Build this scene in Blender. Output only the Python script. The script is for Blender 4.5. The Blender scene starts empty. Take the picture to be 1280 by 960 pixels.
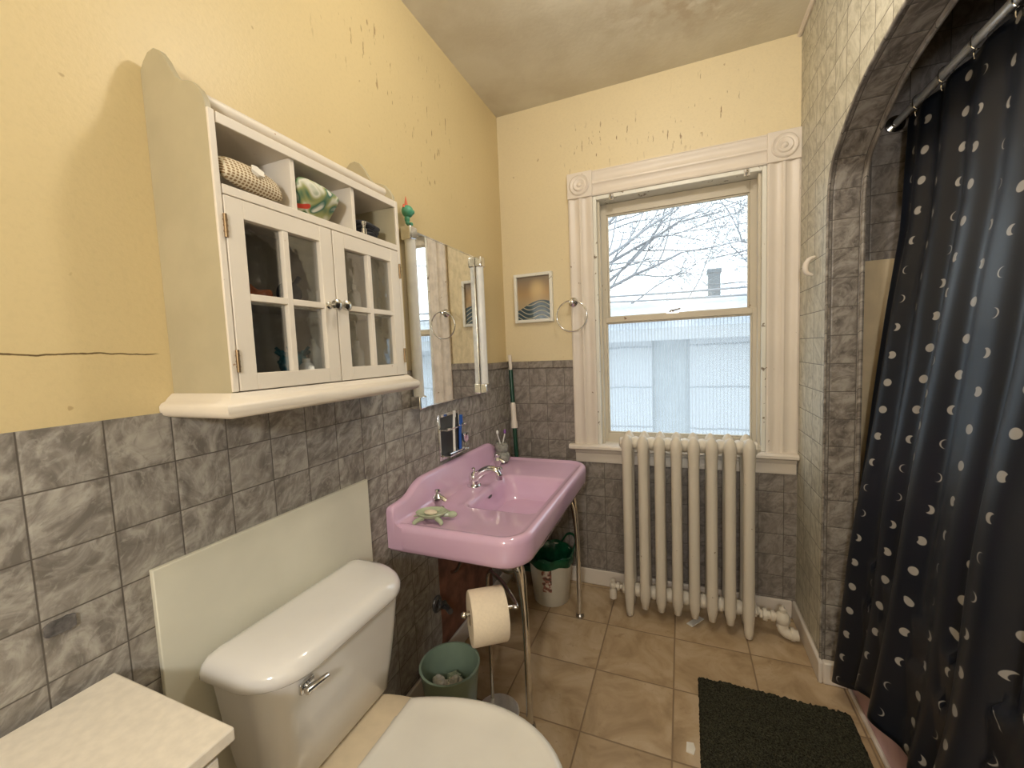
import bpy, bmesh, math, random
from math import sin, cos, pi, radians, sqrt, atan2
from mathutils import Vector, Matrix
S = bpy.context.scene
COL = S.collection
random.seed(7)

# ------------------------------------------------------------------ materials
class NT:
    def __init__(s, name):
        s.m = bpy.data.materials.new(name); s.m.use_nodes = True
        s.t = s.m.node_tree; s.t.nodes.clear()
        s.out = s.t.nodes.new('ShaderNodeOutputMaterial')
    def n(s, typ, **k):
        nd = s.t.nodes.new(typ)
        for a, b in k.items(): setattr(nd, a, b)
        return nd
    def l(s, a, b): s.t.links.new(a, b)
    def put(s, sock, v):
        if hasattr(v, 'is_output') or isinstance(v, bpy.types.NodeSocket): s.l(v, sock)
        else: sock.default_value = v
    def math(s, op, a, b=None, c=None, clamp=False):
        nd = s.n('ShaderNodeMath', operation=op, use_clamp=clamp)
        s.put(nd.inputs[0], a)
        if b is not None: s.put(nd.inputs[1], b)
        if c is not None: s.put(nd.inputs[2], c)
        return nd.outputs[0]
    def vmath(s, op, a, b=None):
        nd = s.n('ShaderNodeVectorMath', operation=op)
        s.put(nd.inputs[0], a)
        if b is not None: s.put(nd.inputs[1], b)
        return nd.outputs[0]
    def noise(s, vec, scale, detail=3, rough=.5, dist=0):
        nd = s.n('ShaderNodeTexNoise'); s.l(vec, nd.inputs['Vector'])
        nd.inputs['Scale'].default_value = scale; nd.inputs['Detail'].default_value = detail
        nd.inputs['Roughness'].default_value = rough; nd.inputs['Distortion'].default_value = dist
        return nd.outputs['Fac']
    def ramp(s, fac, stops):
        nd = s.n('ShaderNodeValToRGB'); s.l(fac, nd.inputs[0])
        e = nd.color_ramp.elements
        while len(e) < len(stops): e.new(.5)
        for i, (p, c) in enumerate(stops):
            e[i].position = p; e[i].color = (*c, 1) if len(c) == 3 else c
        return nd.outputs[0]
    def mix(s, fac, a, b):
        nd = s.n('ShaderNodeMix', data_type='RGBA'); s.put(nd.inputs[0], fac)
        s.put(nd.inputs[6], a if not isinstance(a, tuple) else (*a, 1) if len(a) == 3 else a)
        s.put(nd.inputs[7], b if not isinstance(b, tuple) else (*b, 1) if len(b) == 3 else b)
        return nd.outputs[2]
    def smooth(s, v, lo, hi):
        nd = s.n('ShaderNodeMapRange', interpolation_type='SMOOTHSTEP'); s.put(nd.inputs[0], v)
        nd.inputs[1].default_value = lo; nd.inputs[2].default_value = hi
        return nd.outputs[0]
    def bsdf(s, col, rough=.5, metal=0., spec=.5, bump=None, bstr=.3, bdist=.002, coat=0, sss=0):
        b = s.n('ShaderNodeBsdfPrincipled')
        s.put(b.inputs['Base Color'], (*col, 1) if isinstance(col, tuple) else col)
        s.put(b.inputs['Roughness'], rough); b.inputs['Metallic'].default_value = metal
        b.inputs['Specular IOR Level'].default_value = spec
        b.inputs['Coat Weight'].default_value = coat; b.inputs['Coat Roughness'].default_value = .08
        if bump is not None:
            bn = s.n('ShaderNodeBump'); bn.inputs['Strength'].default_value = bstr
            bn.inputs['Distance'].default_value = bdist; s.l(bump, bn.inputs['Height']); s.l(bn.outputs[0], b.inputs['Normal'])
        s.l(b.outputs[0], s.out.inputs[0]); return b
    def obj(s): return s.n('ShaderNodeTexCoord').outputs['Object']
    def uv(s): return s.n('ShaderNodeTexCoord').outputs['UV']

def plain(name, col, rough=.5, metal=0., spec=.5, var=.06, scale=14, bump=.1, coat=0, bs=60):
    t = NT(name); v = t.obj()
    f = t.noise(v, scale, 4)
    lo = tuple(max(0, c * (1 - var)) for c in col); hi = tuple(min(1, c * (1 + var)) for c in col)
    c = t.ramp(f, [(.35, lo), (.65, hi)])
    t.bsdf(c, rough, metal, spec, t.noise(v, bs, 3) if bump else None, bump, .002, coat)
    return t.m

def painted(name, col, chip=(.22, .13, .07), amount=.62, rough=.45, dirt=.0, bump=.25, cscale=22, coat=0):
    t = NT(name); v = t.obj()
    c = t.ramp(t.noise(v, 5, 4), [(.3, tuple(x * .93 for x in col)), (.7, col)])
    m = t.smooth(t.noise(v, cscale, 5, .65), amount, amount + .03)
    c = t.mix(m, c, chip)
    t.bsdf(c, rough, 0, .4, t.noise(v, 45, 4), bump, .002, coat)
    return t.m

def tile_mat(name, su, sv, ou=0., ov=0., cols=((.17, .15, .128), (.275, .247, .215), (.43, .40, .35)), rough=.28, gw=.017, grout=(.10, .085, .07), bmp=.45):
    t = NT(name); uvs = t.n('ShaderNodeSeparateXYZ'); t.l(t.uv(), uvs.inputs[0])
    a = t.math('DIVIDE', t.math('SUBTRACT', uvs.outputs[0], ou), su)
    b = t.math('DIVIDE', t.math('SUBTRACT', uvs.outputs[1], ov), sv)
    fa, fb = t.math('FLOOR', a), t.math('FLOOR', b)
    cv = t.n('ShaderNodeCombineXYZ'); t.l(fa, cv.inputs[0]); t.l(fb, cv.inputs[1])
    wn = t.n('ShaderNodeTexWhiteNoise', noise_dimensions='3D'); t.l(cv.outputs[0], wn.inputs['Vector'])
    off = t.n('ShaderNodeVectorMath', operation='SCALE'); t.l(wn.outputs['Color'], off.inputs[0]); off.inputs['Scale'].default_value = 7
    rot = t.n('ShaderNodeVectorRotate', rotation_type='Z_AXIS'); t.l(t.uv(), rot.inputs['Vector'])
    t.l(t.math('MULTIPLY', wn.outputs['Value'], 1.2), rot.inputs['Angle'])
    mp = t.n('ShaderNodeMapping'); t.l(rot.outputs[0], mp.inputs[0]); mp.inputs['Scale'].default_value = (1.7, 1, 1); 
    vec = t.vmath('ADD', mp.outputs[0], off.outputs[0])
    n1 = t.noise(vec, 8, 6, .6, 2.2)
    n2 = t.noise(vec, 15, 5, .6, 3.4)
    c = t.ramp(n1, [(.36, cols[0]), (.5, cols[1]), (.66, cols[2])])
    c = t.mix(t.math('MULTIPLY', t.smooth(n2, .50, .66), .5), c, cols[2])
    c = t.mix(t.math('MULTIPLY', t.smooth(n2, .45, .3), .45), c, cols[0])
    # grout mask
    def edge(x, s):
        fr = t.math('FRACT', x); d = t.math('MINIMUM', fr, t.math('SUBTRACT', 1., fr))
        return t.math('MULTIPLY', d, s)
    d = t.math('MINIMUM', edge(a, su), edge(b, sv))
    g = t.smooth(d, gw * .11 * .35, gw * .11)
    c = t.mix(g, grout, c)
    h = t.math('ADD', t.math('MULTIPLY', t.smooth(d, 0, .006), .7), t.math('MULTIPLY', n1, .28))
    r = t.math('ADD', t.math('MULTIPLY', n2, .25), rough)
    t.bsdf(c, r, 0, .45, h, bmp, .003)
    return t.m

def wall_paint(name, col, horiz='Y', crack=False, spots=None):
    t = NT(name); v = t.obj()
    sx = t.n('ShaderNodeSeparateXYZ'); t.l(v, sx.inputs[0]); H = sx.outputs[1] if horiz == 'Y' else sx.outputs[0]; Z = sx.outputs[2]
    c = t.ramp(t.noise(v, 1.6, 4), [(.3, tuple(x * .93 for x in col)), (.7, col)])
    c = t.mix(t.math('MULTIPLY', t.smooth(t.noise(v, 90, 3), .45, .7), .12), c, tuple(x * .72 for x in col))
    # old drip marks: thin vertical flecks
    mp = t.n('ShaderNodeMapping'); t.l(v, mp.inputs[0]); mp.inputs['Scale'].default_value = (60, 60, 12)
    f = t.smooth(t.noise(mp.outputs[0], 1, 3, .6), .63, .69)
    for (h0, h1, z0, z1) in (spots or []):
        m = t.math('MULTIPLY', t.math('MULTIPLY', t.smooth(H, h0 - .08, h0 + .08), t.smooth(H, h1 + .08, h1 - .08)),
                   t.math('MULTIPLY', t.smooth(Z, z0 - .06, z0 + .06), t.smooth(Z, z1 + .06, z1 - .06)))
        c = t.mix(t.math('MULTIPLY', t.math('MULTIPLY', m, f), .8), c, (.20, .11, .045))
    f2 = t.smooth(t.noise(v, 26, 2), .74, .78)
    c = t.mix(t.math('MULTIPLY', f2, .5), c, (.3, .18, .08))
    if crack:
        w = t.math('ADD', 1.405, t.math('MULTIPLY', t.noise(v, 9, 5), .03))
        d = t.math('ABSOLUTE', t.math('SUBTRACT', Z, w))
        m = t.math('MULTIPLY', t.smooth(d, .0022, .0006), t.smooth(H, .52, .5))
        c = t.mix(m, c, (.12, .075, .03))
    t.bsdf(c, .42, 0, .35, t.noise(v, 130, 4), .25, .002)
    return t.m

def metal(name, col=(.78, .78, .78), rough=.12):
    t = NT(name); v = t.obj()
    t.bsdf(t.ramp(t.noise(v, 30, 3), [(.35, tuple(c * .82 for c in col)), (.6, col)]), rough, 1.)
    return t.m

M = {}
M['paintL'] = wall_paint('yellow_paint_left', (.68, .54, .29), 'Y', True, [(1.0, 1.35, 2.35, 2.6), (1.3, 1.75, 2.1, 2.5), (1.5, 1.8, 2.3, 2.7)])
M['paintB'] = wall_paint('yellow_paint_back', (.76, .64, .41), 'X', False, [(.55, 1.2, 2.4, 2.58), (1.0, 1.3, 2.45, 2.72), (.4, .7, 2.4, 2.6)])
def ceil_m():
    t = NT('ceiling_plaster'); v = t.obj()
    c = t.ramp(t.noise(v, 3, 6, .6), [(.35, (.60, .54, .42)), (.6, (.70, .65, .53))])
    sx = t.n('ShaderNodeSeparateXYZ'); t.l(v, sx.inputs[0])
    dx = t.math('SUBTRACT', sx.outputs[0], 1.05); dy = t.math('SUBTRACT', sx.outputs[1], 1.85)
    r = t.math('SQRT', t.math('ADD', t.math('MULTIPLY', dx, dx), t.math('MULTIPLY', dy, dy)))
    m = t.math('MULTIPLY', t.smooth(r, .42, .05), t.smooth(t.noise(v, 9, 5, .6), .42, .6))
    c = t.mix(t.math('MULTIPLY', m, .55), c, (.42, .30, .17))
    m2 = t.math('MULTIPLY', t.smooth(r, .45, .1), t.smooth(t.noise(v, 12, 3, .5), .55, .62))
    c = t.mix(t.math('MULTIPLY', m2, .5), c, (.80, .75, .64))
    t.bsdf(c, .5, 0, .3, t.noise(v, 60, 5), .3, .003); return t.m
M['ceil'] = ceil_m()
M['tile'] = tile_mat('marbled_wall_tile', .11, .1085, .082, 1.2985)
M['tileB'] = tile_mat('marbled_wall_tile_back', .11, .108, .035, 1.29, cols=((.165, .14, .122), (.24, .208, .182), (.34, .30, .262)))
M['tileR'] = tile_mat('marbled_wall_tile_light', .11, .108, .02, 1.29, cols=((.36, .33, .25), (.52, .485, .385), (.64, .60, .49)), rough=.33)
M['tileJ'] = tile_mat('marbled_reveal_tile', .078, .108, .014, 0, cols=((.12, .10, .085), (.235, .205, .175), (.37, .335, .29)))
M['cap'] = tile_mat('cap_tile', .15, .2, 0, 1.2, cols=((.14, .115, .095), (.24, .205, .17), (.34, .30, .26)))
def floor_m():
    t = NT('beige_floor_tile'); v = t.obj()
    sx = t.n('ShaderNodeSeparateXYZ'); t.l(v, sx.inputs[0])
    a = t.math('DIVIDE', t.math('SUBTRACT', sx.outputs[0], .645), .315); b = t.math('DIVIDE', t.math('SUBTRACT', sx.outputs[1], 2.0), .313)
    cv = t.n('ShaderNodeCombineXYZ'); t.l(t.math('FLOOR', a), cv.inputs[0]); t.l(t.math('FLOOR', b), cv.inputs[1])
    wn = t.n('ShaderNodeTexWhiteNoise', noise_dimensions='3D'); t.l(cv.outputs[0], wn.inputs['Vector'])
    off = t.n('ShaderNodeVectorMath', operation='SCALE'); t.l(wn.outputs['Color'], off.inputs[0]); off.inputs['Scale'].default_value = 5
    vec = t.vmath('ADD', v, off.outputs[0])
    n1 = t.noise(vec, 5, 7, .6, 1.0)
    c = t.ramp(n1, [(.3, (.34, .235, .13)), (.5, (.48, .35, .21)), (.72, (.60, .47, .32))])
    n2 = t.noise(vec, 30, 5, .65, .8)
    c = t.mix(t.math('MULTIPLY', t.smooth(n2, .58, .75), .5), c, (.26, .165, .09))
    def edge(x, s):
        fr = t.math('FRACT', x); return t.math('MULTIPLY', t.math('MINIMUM', fr, t.math('SUBTRACT', 1., fr)), s)
    d = t.math('MINIMUM', edge(a, .315), edge(b, .313))
    c = t.mix(t.smooth(d, .0018, .0042), (.27, .185, .11), c)
    h = t.math('ADD', t.smooth(d, 0, .006), t.math('MULTIPLY', n1, .3))
    t.bsdf(c, .42, 0, .4, h, .5, .002); return t.m
M['floor'] = floor_m()
M['trim'] = painted('cream_trim_paint', (.77, .69, .60), amount=.70, rough=.38)
M['trimw'] = painted('white_stop_paint', (.80, .78, .70), chip=(.25, .2, .14), amount=.63, rough=.4)
M['sash'] = painted('sash_paint', (.62, .55, .43), amount=.68, rough=.45)
M['rad'] = painted('radiator_paint', (.72, .65, .54), chip=(.25, .17, .10), amount=.70, rough=.36, bump=.35, cscale=30)
M['cab'] = painted('cabinet_paint', (.79, .71, .60), chip=(.48, .30, .17), amount=.68, rough=.42)
M['cabside'] = plain('cabinet_side_tan', (.46, .40, .265), .5, var=.04, bump=.15)  # cabinet sides darker and yellower than the doors
M['cabin'] = plain('cabinet_inside', (.72, .66, .56), .6)
M['white'] = plain('white_laminate', (.78, .71, .60), .42, var=.05, scale=60, bump=.12)
M['board'] = plain('painted_board', (.68, .65, .53), .5, var=.06, scale=4, bump=.1)
M['porc'] = plain('white_porcelain', (.77, .74, .70), .09, spec=.55, var=.03, scale=4, bump=0, coat=.4)
M['porcd'] = plain('porcelain_deck', (.72, .60, .42), .14, spec=.55, var=.10, scale=9, bump=0)
M['seat'] = plain('plastic_seat', (.72, .69, .62), .22, var=.03, scale=8, bump=.04)
def pink():
    t = NT('pink_enamel'); v = t.obj()
    c = t.ramp(t.noise(v, 4, 4), [(.3, (.66, .42, .58)), (.7, (.71, .47, .63))])
    t.bsdf(c, .10, 0, .55, None, coat=.5); return t.m
M['pink'] = pink()
M['pinktub'] = plain('pink_tub', (.66, .42, .46), .2, var=.06, bump=0)
M['chrome'] = metal('chrome')
M['chromed'] = metal('worn_chrome', (.55, .52, .48), .25)
M['rod'] = plain('brushed_rod', (.93, .93, .92), .30, metal=.5, bump=0)
M['brass'] = metal('old_brass', (.33, .23, .13), .4)
M['knob'] = metal('satin_steel_knob', (.70, .68, .62), .2)
M['mirror'] = metal('mirror_silver', (.88, .89, .88), .015)
M['green'] = plain('green_broom_paint', (.008, .055, .03), .3, bump=0)
M['greenbag'] = plain('green_bag', (.006, .075, .03), .3, var=.3, scale=25, bump=.6)
M['sage'] = plain('sage_plastic', (.26, .34, .25), .35, var=.04, bump=0)
M['sagein'] = plain('sage_glaze', (.42, .47, .32), .25, bump=0)
M['binw'] = plain('white_bin_plastic', (.66, .62, .52), .35, var=.03, bump=0)
M['tissue'] = plain('tissue_white', (.80, .76, .68), .8, bump=.3)
M['tp'] = plain('toilet_paper', (.78, .66, .50), .9, var=.03, scale=120, bump=.35, bs=150)
M['card'] = plain('cardboard_core', (.25, .17, .10), .8)
M['black'] = plain('black_fabric', (.018, .018, .022), .6, var=.3)
M['dark'] = plain('dark_grey_metal', (.10, .095, .09), .4, metal=.5)
M['glue'] = plain('old_grey_adhesive', (.11, .10, .095), .7, var=.5, scale=60, bump=.9)
M['rust'] = plain('exposed_brown_plaster', (.20, .085, .05), .8, var=.45, scale=9, bump=.8)
M['stone'] = plain('grey_stone', (.27, .27, .23), .6, var=.25, scale=60, bump=.4)
M['plastic'] = plain('clear_light_plastic', (.75, .74, .70), .25, bump=0)
M['purple'] = plain('purple_bristle', (.25, .10, .35), .5, bump=0)
M['blue'] = plain('blue_brush_plastic', (.02, .10, .42), .3, bump=0)
M['teal'] = plain('teal_plastic', (.01, .17, .21), .4, bump=0)
M['orange'] = plain('orange_wrapper', (.62, .17, .05), .4, bump=0)
M['redcrest'] = plain('coral_crest', (.62, .14, .07), .5, bump=0)
M['figure'] = plain('green_toy', (.08, .32, .19), .4, bump=0)
M['moss'] = None
def mat_m():
    t = NT('olive_shag'); v = t.obj()
    c = t.ramp(t.noise(v, 160, 3, .7), [(.35, (.018, .018, .011)), (.65, (.088, .084, .056))])
    t.bsdf(c, .9, 0, .1, t.noise(v, 220, 2), 1, .01); return t.m
M['mat'] = mat_m()
def basket_m():
    t = NT('woven_check'); v = t.uv()
    sx = t.n('ShaderNodeSeparateXYZ'); t.l(v, sx.inputs[0])
    a = t.math('SINE', t.math('MULTIPLY', sx.outputs[0], 420)); b = t.math('SINE', t.math('MULTIPLY', sx.outputs[1], 420))
    m = t.smooth(t.math('MULTIPLY', t.math('ABSOLUTE', a), t.math('ABSOLUTE', b)), .35, .6)
    c = t.mix(m, (.72, .62, .45), (.30, .19, .09))
    t.bsdf(c, .7, 0, .2, m, .3, .002); return t.m
M['weave'] = basket_m()
def leaf_m():
    t = NT('leaf_print'); v = t.obj()
    n = t.noise(v, 14, 1, .3, 1.5)
    c = t.ramp(n, [(.30, (.03, .06, .045)), (.40, (.13, .24, .09)), (.46, (.72, .70, .58)), (.54, (.35, .36, .14)), (.62, (.05, .16, .11)), (.70, (.72, .71, .62))])
    m = t.smooth(t.noise(v, 22, 0), .74, .76)
    c = t.mix(m, c, (.65, .07, .04))
    t.bsdf(c, .6, 0, .3); return t.m
M['leaf'] = leaf_m()
def curtain_m():
    t = NT('moon_print_satin'); s = t.n('ShaderNodeSeparateXYZ'); t.l(t.uv(), s.inputs[0])
    su, sv = .088, .094
    a = t.math('DIVIDE', s.outputs[0], su); fa = t.math('FLOOR', a)
    b = t.math('ADD', t.math('DIVIDE', s.outputs[1], sv), t.math('MULTIPLY', fa, .37)); fb = t.math('FLOOR', b)
    x = t.math('MULTIPLY', t.math('SUBTRACT', t.math('SUBTRACT', a, fa), .5), su)
    y = t.math('MULTIPLY', t.math('SUBTRACT', t.math('SUBTRACT', b, fb), .5), sv)
    ph = t.math('MODULO', t.math('ADD', t.math('ADD', fb, t.math('MULTIPLY', fa, 3.)), 80.), 8.)   # moon phase 0..7
    dist = lambda ox: t.math('SQRT', t.math('ADD', t.math('POWER', t.math('SUBTRACT', x, ox), 2.) if not isinstance(ox, float) else t.math('POWER', t.math('SUBTRACT', x, ox), 2.), t.math('POWER', y, 2.)))
    R = .0125
    disc = t.smooth(dist(0.0), R + .001, R - .001)
    # offset of the shadow disc: phase 0..7 ->  -1.5R .. 1.5R, full at 0 and 7
    o = t.math('MULTIPLY', t.math('SUBTRACT', ph, 3.5), R * .62)
    bite = t.smooth(dist(o), R + .001, R - .001)
    isfull = t.math('GREATER_THAN', t.math('ABSOLUTE', t.math('SUBTRACT', ph, 3.5)), 2.9)
    bite = t.math('MULTIPLY', bite, t.math('SUBTRACT', 1., isfull))
    m = t.math('MULTIPLY', disc, t.math('SUBTRACT', 1., bite))
    c = t.mix(m, (.0055, .008, .015), (.32, .30, .275))
    t.bsdf(c, .42, 0, .5, t.noise(t.obj(), 500, 2), .15, .001); return t.m
M['curtain'] = curtain_m()
def glass_m():
    t = NT('clear_glass'); tr = t.n('ShaderNodeBsdfTransparent'); tr.inputs[0].default_value = (.95, .97, .97, 1)
    g = t.n('ShaderNodeBsdfGlossy'); g.inputs['Roughness'].default_value = .02
    fr = t.n('ShaderNodeFresnel'); fr.inputs[0].default_value = 1.5
    mx = t.n('ShaderNodeMixShader'); t.l(fr.outputs[0], mx.inputs[0]); t.l(tr.outputs[0], mx.inputs[1]); t.l(g.outputs[0], mx.inputs[2])
    t.l(mx.outputs[0], t.out.inputs[0]); return t.m
M['glass'] = glass_m()
def cabglass_m():
    t = NT('old_cabinet_glass'); tr = t.n('ShaderNodeBsdfTransparent'); tr.inputs[0].default_value = (.84, .85, .85, 1)
    g = t.n('ShaderNodeBsdfGlossy'); g.inputs['Roughness'].default_value = .03; g.inputs[0].default_value = (.9, .9, .9, 1)
    bn = t.n('ShaderNodeBump'); bn.inputs['Strength'].default_value = .06; bn.inputs['Distance'].default_value = .004
    t.l(t.noise(t.obj(), 28, 2), bn.inputs['Height']); t.l(bn.outputs[0], g.inputs['Normal'])
    mx = t.n('ShaderNodeMixShader'); mx.inputs[0].default_value = .19
    t.l(tr.outputs[0], mx.inputs[1]); t.l(g.outputs[0], mx.inputs[2]); t.l(mx.outputs[0], t.out.inputs[0]); return t.m
M['cglass'] = cabglass_m()
def reeded():
    t = NT('reeded_glass'); s = t.n('ShaderNodeSeparateXYZ'); t.l(t.obj(), s.inputs[0])
    w = t.math('ABSOLUTE', t.math('SINE', t.math('MULTIPLY', s.outputs[0], pi / .017)))
    tr = t.n('ShaderNodeBsdfTransparent'); tr.inputs[0].default_value = (.93, .97, 1, 1)
    tl = t.n('ShaderNodeBsdfTranslucent'); tl.inputs[0].default_value = (.40, .42, .44, 1)
    g = t.n('ShaderNodeBsdfGlossy'); g.inputs['Roughness'].default_value = .15
    m1 = t.n('ShaderNodeMixShader'); t.l(t.math('MULTIPLY_ADD', t.smooth(w, 0, .55), -.38, .60), m1.inputs[0]); t.l(tr.outputs[0], m1.inputs[1]); t.l(tl.outputs[0], m1.inputs[2])
    m2 = t.n('ShaderNodeMixShader'); m2.inputs[0].default_value = .004; t.l(m1.outputs[0], m2.inputs[1]); t.l(g.outputs[0], m2.inputs[2])
    t.l(m2.outputs[0], t.out.inputs[0]); return t.m
M['reed'] = reeded()
def art_m():
    t = NT('seascape_print'); s = t.n('ShaderNodeSeparateXYZ'); t.l(t.uv(), s.inputs[0])
    U, V = s.outputs[0], s.outputs[1]
    sky = t.ramp(V, [(.35, (.42, .32, .19)), (.6, (.42, .28, .14)), (.95, (.24, .19, .14))])
    dx = t.math('SUBTRACT', U, .62); dy = t.math('SUBTRACT', V, .68)
    r = t.math('SQRT', t.math('ADD', t.math('MULTIPLY', dx, dx), t.math('MULTIPLY', dy, dy)))
    sky = t.mix(t.smooth(r, .35, .0), sky, (.62, .46, .24))
    hgt = t.math('ADD', .30, t.math('MULTIPLY', t.math('SINE', t.math('MULTIPLY', t.math('SUBTRACT', 1.25, U), 3.0)), .14))
    sea = t.math('LESS_THAN', V, hgt)
    band = t.math('SINE', t.math('MULTIPLY', t.math('ADD', V, t.math('ADD', t.math('MULTIPLY', t.math('SINE', t.math('MULTIPLY_ADD', U, 7.5, 2.2)), -.06), t.math('MULTIPLY', U, .12))), 62.))
    seac = t.ramp(t.math('MULTIPLY_ADD', band, .5, .5), [(.0, (.03, .055, .075)), (.86, (.05, .09, .11)), (.96, (.50, .45, .33))])
    t.bsdf(t.mix(sea, sky, seac), .25); return t.m
M['art'] = art_m()
def lit(name, col, st):
    t = NT(name); e = t.n('ShaderNodeEmission'); e.inputs[0].default_value = (*col, 1); e.inputs[1].default_value = st
    t.l(e.outputs[0], t.out.inputs[0]); return t.m
M['bark'] = plain('bark', (.24, .25, .27), .9)
def block_m():
    t = NT('white_block_wall'); v = t.obj(); s = t.n('ShaderNodeSeparateXYZ'); t.l(v, s.inputs[0])
    z = t.math('ADD', s.outputs[2], t.math('MULTIPLY', t.math('SUBTRACT', t.noise(v, 6, 4), .5), .03))
    fr = t.math('FRACT', t.math('DIVIDE', t.math('SUBTRACT', z, .13), .42)); d = t.math('MINIMUM', fr, t.math('SUBTRACT', 1., fr))
    c = t.mix(t.smooth(d, .012, .03), (.20, .205, .21), (.42, .43, .44))
    c = t.mix(t.smooth(t.noise(v, 14, 6, .7), .62, .7), c, (.33, .33, .33))
    t.bsdf(c, .8); return t.m
M['block'] = block_m()
M['blockg'] = plain('grey_door_paint', (.32, .34, .345), .7)
M['roof'] = plain('pale_roof', (.34, .355, .37), .8, var=.15)
M['brickp'] = plain('pale_brick', (.17, .19, .205), .8, var=.2, scale=30)
M['ground'] = plain('pale_ground', (.3, .3, .29), .9)
M['surround'] = plain('cream_surround', (.72, .58, .38), .3, bump=0)

# ------------------------------------------------------------------ geometry helpers
def NB(): return bmesh.new()
def obj(name, bm, mat, parent=None, bevel=0, smooth=True, seg=2, loc=None, uvf=None, angle=40):
    bmesh.ops.recalc_face_normals(bm, faces=bm.faces)
    if uvf:
        lay = bm.loops.layers.uv.verify(); bm.normal_update()
        for f in bm.faces:
            for l in f.loops: l[lay].uv = uvf(l.vert.co, f.normal)
    me = bpy.data.meshes.new(name); bm.to_mesh(me); bm.free()
    if mat: me.materials.append(mat)
    if smooth:
        me.polygons.foreach_set('use_smooth', [True] * len(me.polygons))
        me.set_sharp_from_angle(angle=radians(angle))
    o = bpy.data.objects.new(name, me); COL.objects.link(o)
    if parent is not None: o.parent = parent
    if loc: o.location = loc
    if bevel:
        b = o.modifiers.new('bevel', 'BEVEL'); b.width = bevel; b.segments = seg; b.limit_method = 'ANGLE'; b.angle_limit = radians(35)
        b.harden_normals = False
    return o
def tag(o, label=None, cat=None, group=None, kind=None):
    if label: o['label'] = label
    if cat: o['category'] = cat
    if group: o['group'] = group
    if kind: o['kind'] = kind
    return o
def thing(name, label, cat, loc=(0, 0, 0), group=None, rz=0):
    o = bpy.data.objects.new(name, None); COL.objects.link(o); o.location = loc; o.rotation_euler = (0, 0, rz)
    o.empty_display_size = .05
    return tag(o, label, cat, group)
def struct(name, bm, m, label=None, cat=None, **k):
    o = obj(name, bm, m, **k); tag(o, label, cat, kind='structure'); return o
def copy_tree(o, parent=None):
    c = o.copy(); COL.objects.link(c); c.parent = parent
    for ch in list(o.children): copy_tree(ch, c)
    return c
def box(bm, x0, x1, y0, y1, z0, z1, mx=None):
    vs = [bm.verts.new((x, y, z)) for x in (x0, x1) for y in (y0, y1) for z in (z0, z1)]
    if mx is not None:
        for v in vs: v.co = mx @ v.co
    for f in ((0, 1, 3, 2), (4, 6, 7, 5), (0, 4, 5, 1), (2, 3, 7, 6), (0, 2, 6, 4), (1, 5, 7, 3)):
        bm.faces.new([vs[i] for i in f])
def loft(bm, rings, cap0=True, cap1=True, close=False):
    R = [[bm.verts.new(p) for p in r] for r in rings]; n = len(R[0])
    pairs = list(zip(R, R[1:])) + ([(R[-1], R[0])] if close else [])
    for a, b in pairs:
        for i in range(n):
            bm.faces.new((a[i], a[(i + 1) % n], b[(i + 1) % n], b[i]))
    if not close:
        if cap0: bm.faces.new(R[0][::-1])
        if cap1: bm.faces.new(R[-1])
    return R
def tube(bm, pts, r, seg=12, caps=True, flat=1.0):
    P = [Vector(p) for p in pts]; n = len(P)
    rad = r if isinstance(r, (list, tuple)) else [r] * n
    T = []
    for i in range(n):
        a = P[max(0, i - 1)]; b = P[min(n - 1, i + 1)]; d = (b - a); T.append(d.normalized() if d.length > 1e-9 else Vector((0, 0, 1)))
    up = Vector((0, 0, 1)) if abs(T[0].z) < .9 else Vector((1, 0, 0))
    u = T[0].cross(up).normalized(); rings = []
    for i in range(n):
        u = (u - T[i] * u.dot(T[i])).normalized(); w = T[i].cross(u)
        rings.append([P[i] + u * rad[i] * cos(2 * pi * k / seg) + w * rad[i] * flat * sin(2 * pi * k / seg) for k in range(seg)])
    loft(bm, rings, caps, caps)
def lathe(bm, prof, c=(0, 0, 0), ax='Z', seg=32, cap0=True, cap1=True, sx=1., sy=1.):
    rings = []
    for r, h in prof:
        r = max(r, 1e-5); ring = []
        for k in range(seg):
            a = 2 * pi * k / seg; p, q = r * cos(a) * sx, r * sin(a) * sy
            v = (p, q, h) if ax == 'Z' else (h, p, q) if ax == 'X' else (p, h, q)
            ring.append(Vector(v) + Vector(c))
        rings.append(ring)
    loft(bm, rings, cap0, cap1)
def prism(bm, poly, plane, d0, d1):
    """poly of 2D points; plane 'XZ' extrudes in y, 'YZ' in x, 'XY' in z."""
    def mk(p, d): return {'XZ': (p[0], d, p[1]), 'YZ': (d, p[0], p[1]), 'XY': (p[0], p[1], d)}[plane]
    a = [bm.verts.new(mk(p, d0)) for p in poly]; b = [bm.verts.new(mk(p, d1)) for p in poly]; n = len(poly)
    bm.faces.new(a[::-1]); bm.faces.new(b)
    for i in range(n): bm.faces.new((a[i], a[(i + 1) % n], b[(i + 1) % n], b[i]))
def rrect(x0, x1, y0, y1, r, z, n=10):
    """rounded rectangle ring; r = radius or 4 radii for corners (x1y1, x0y1, x0y0, x1y0)."""
    if not isinstance(r, (list, tuple)): r = [r] * 4
    out = []
    for (cx, cy, sx, sy, a0), q in zip(((x1, y1, -1, -1, 0), (x0, y1, 1, -1, 90), (x0, y0, 1, 1, 180), (x1, y0, -1, 1, 270)), r):
        for k in range(n):
            a = radians(a0 + 90 * k / (n - 1)); out.append((cx + sx * q + q * cos(a), cy + sy * q + q * sin(a), z))
    return out
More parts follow.
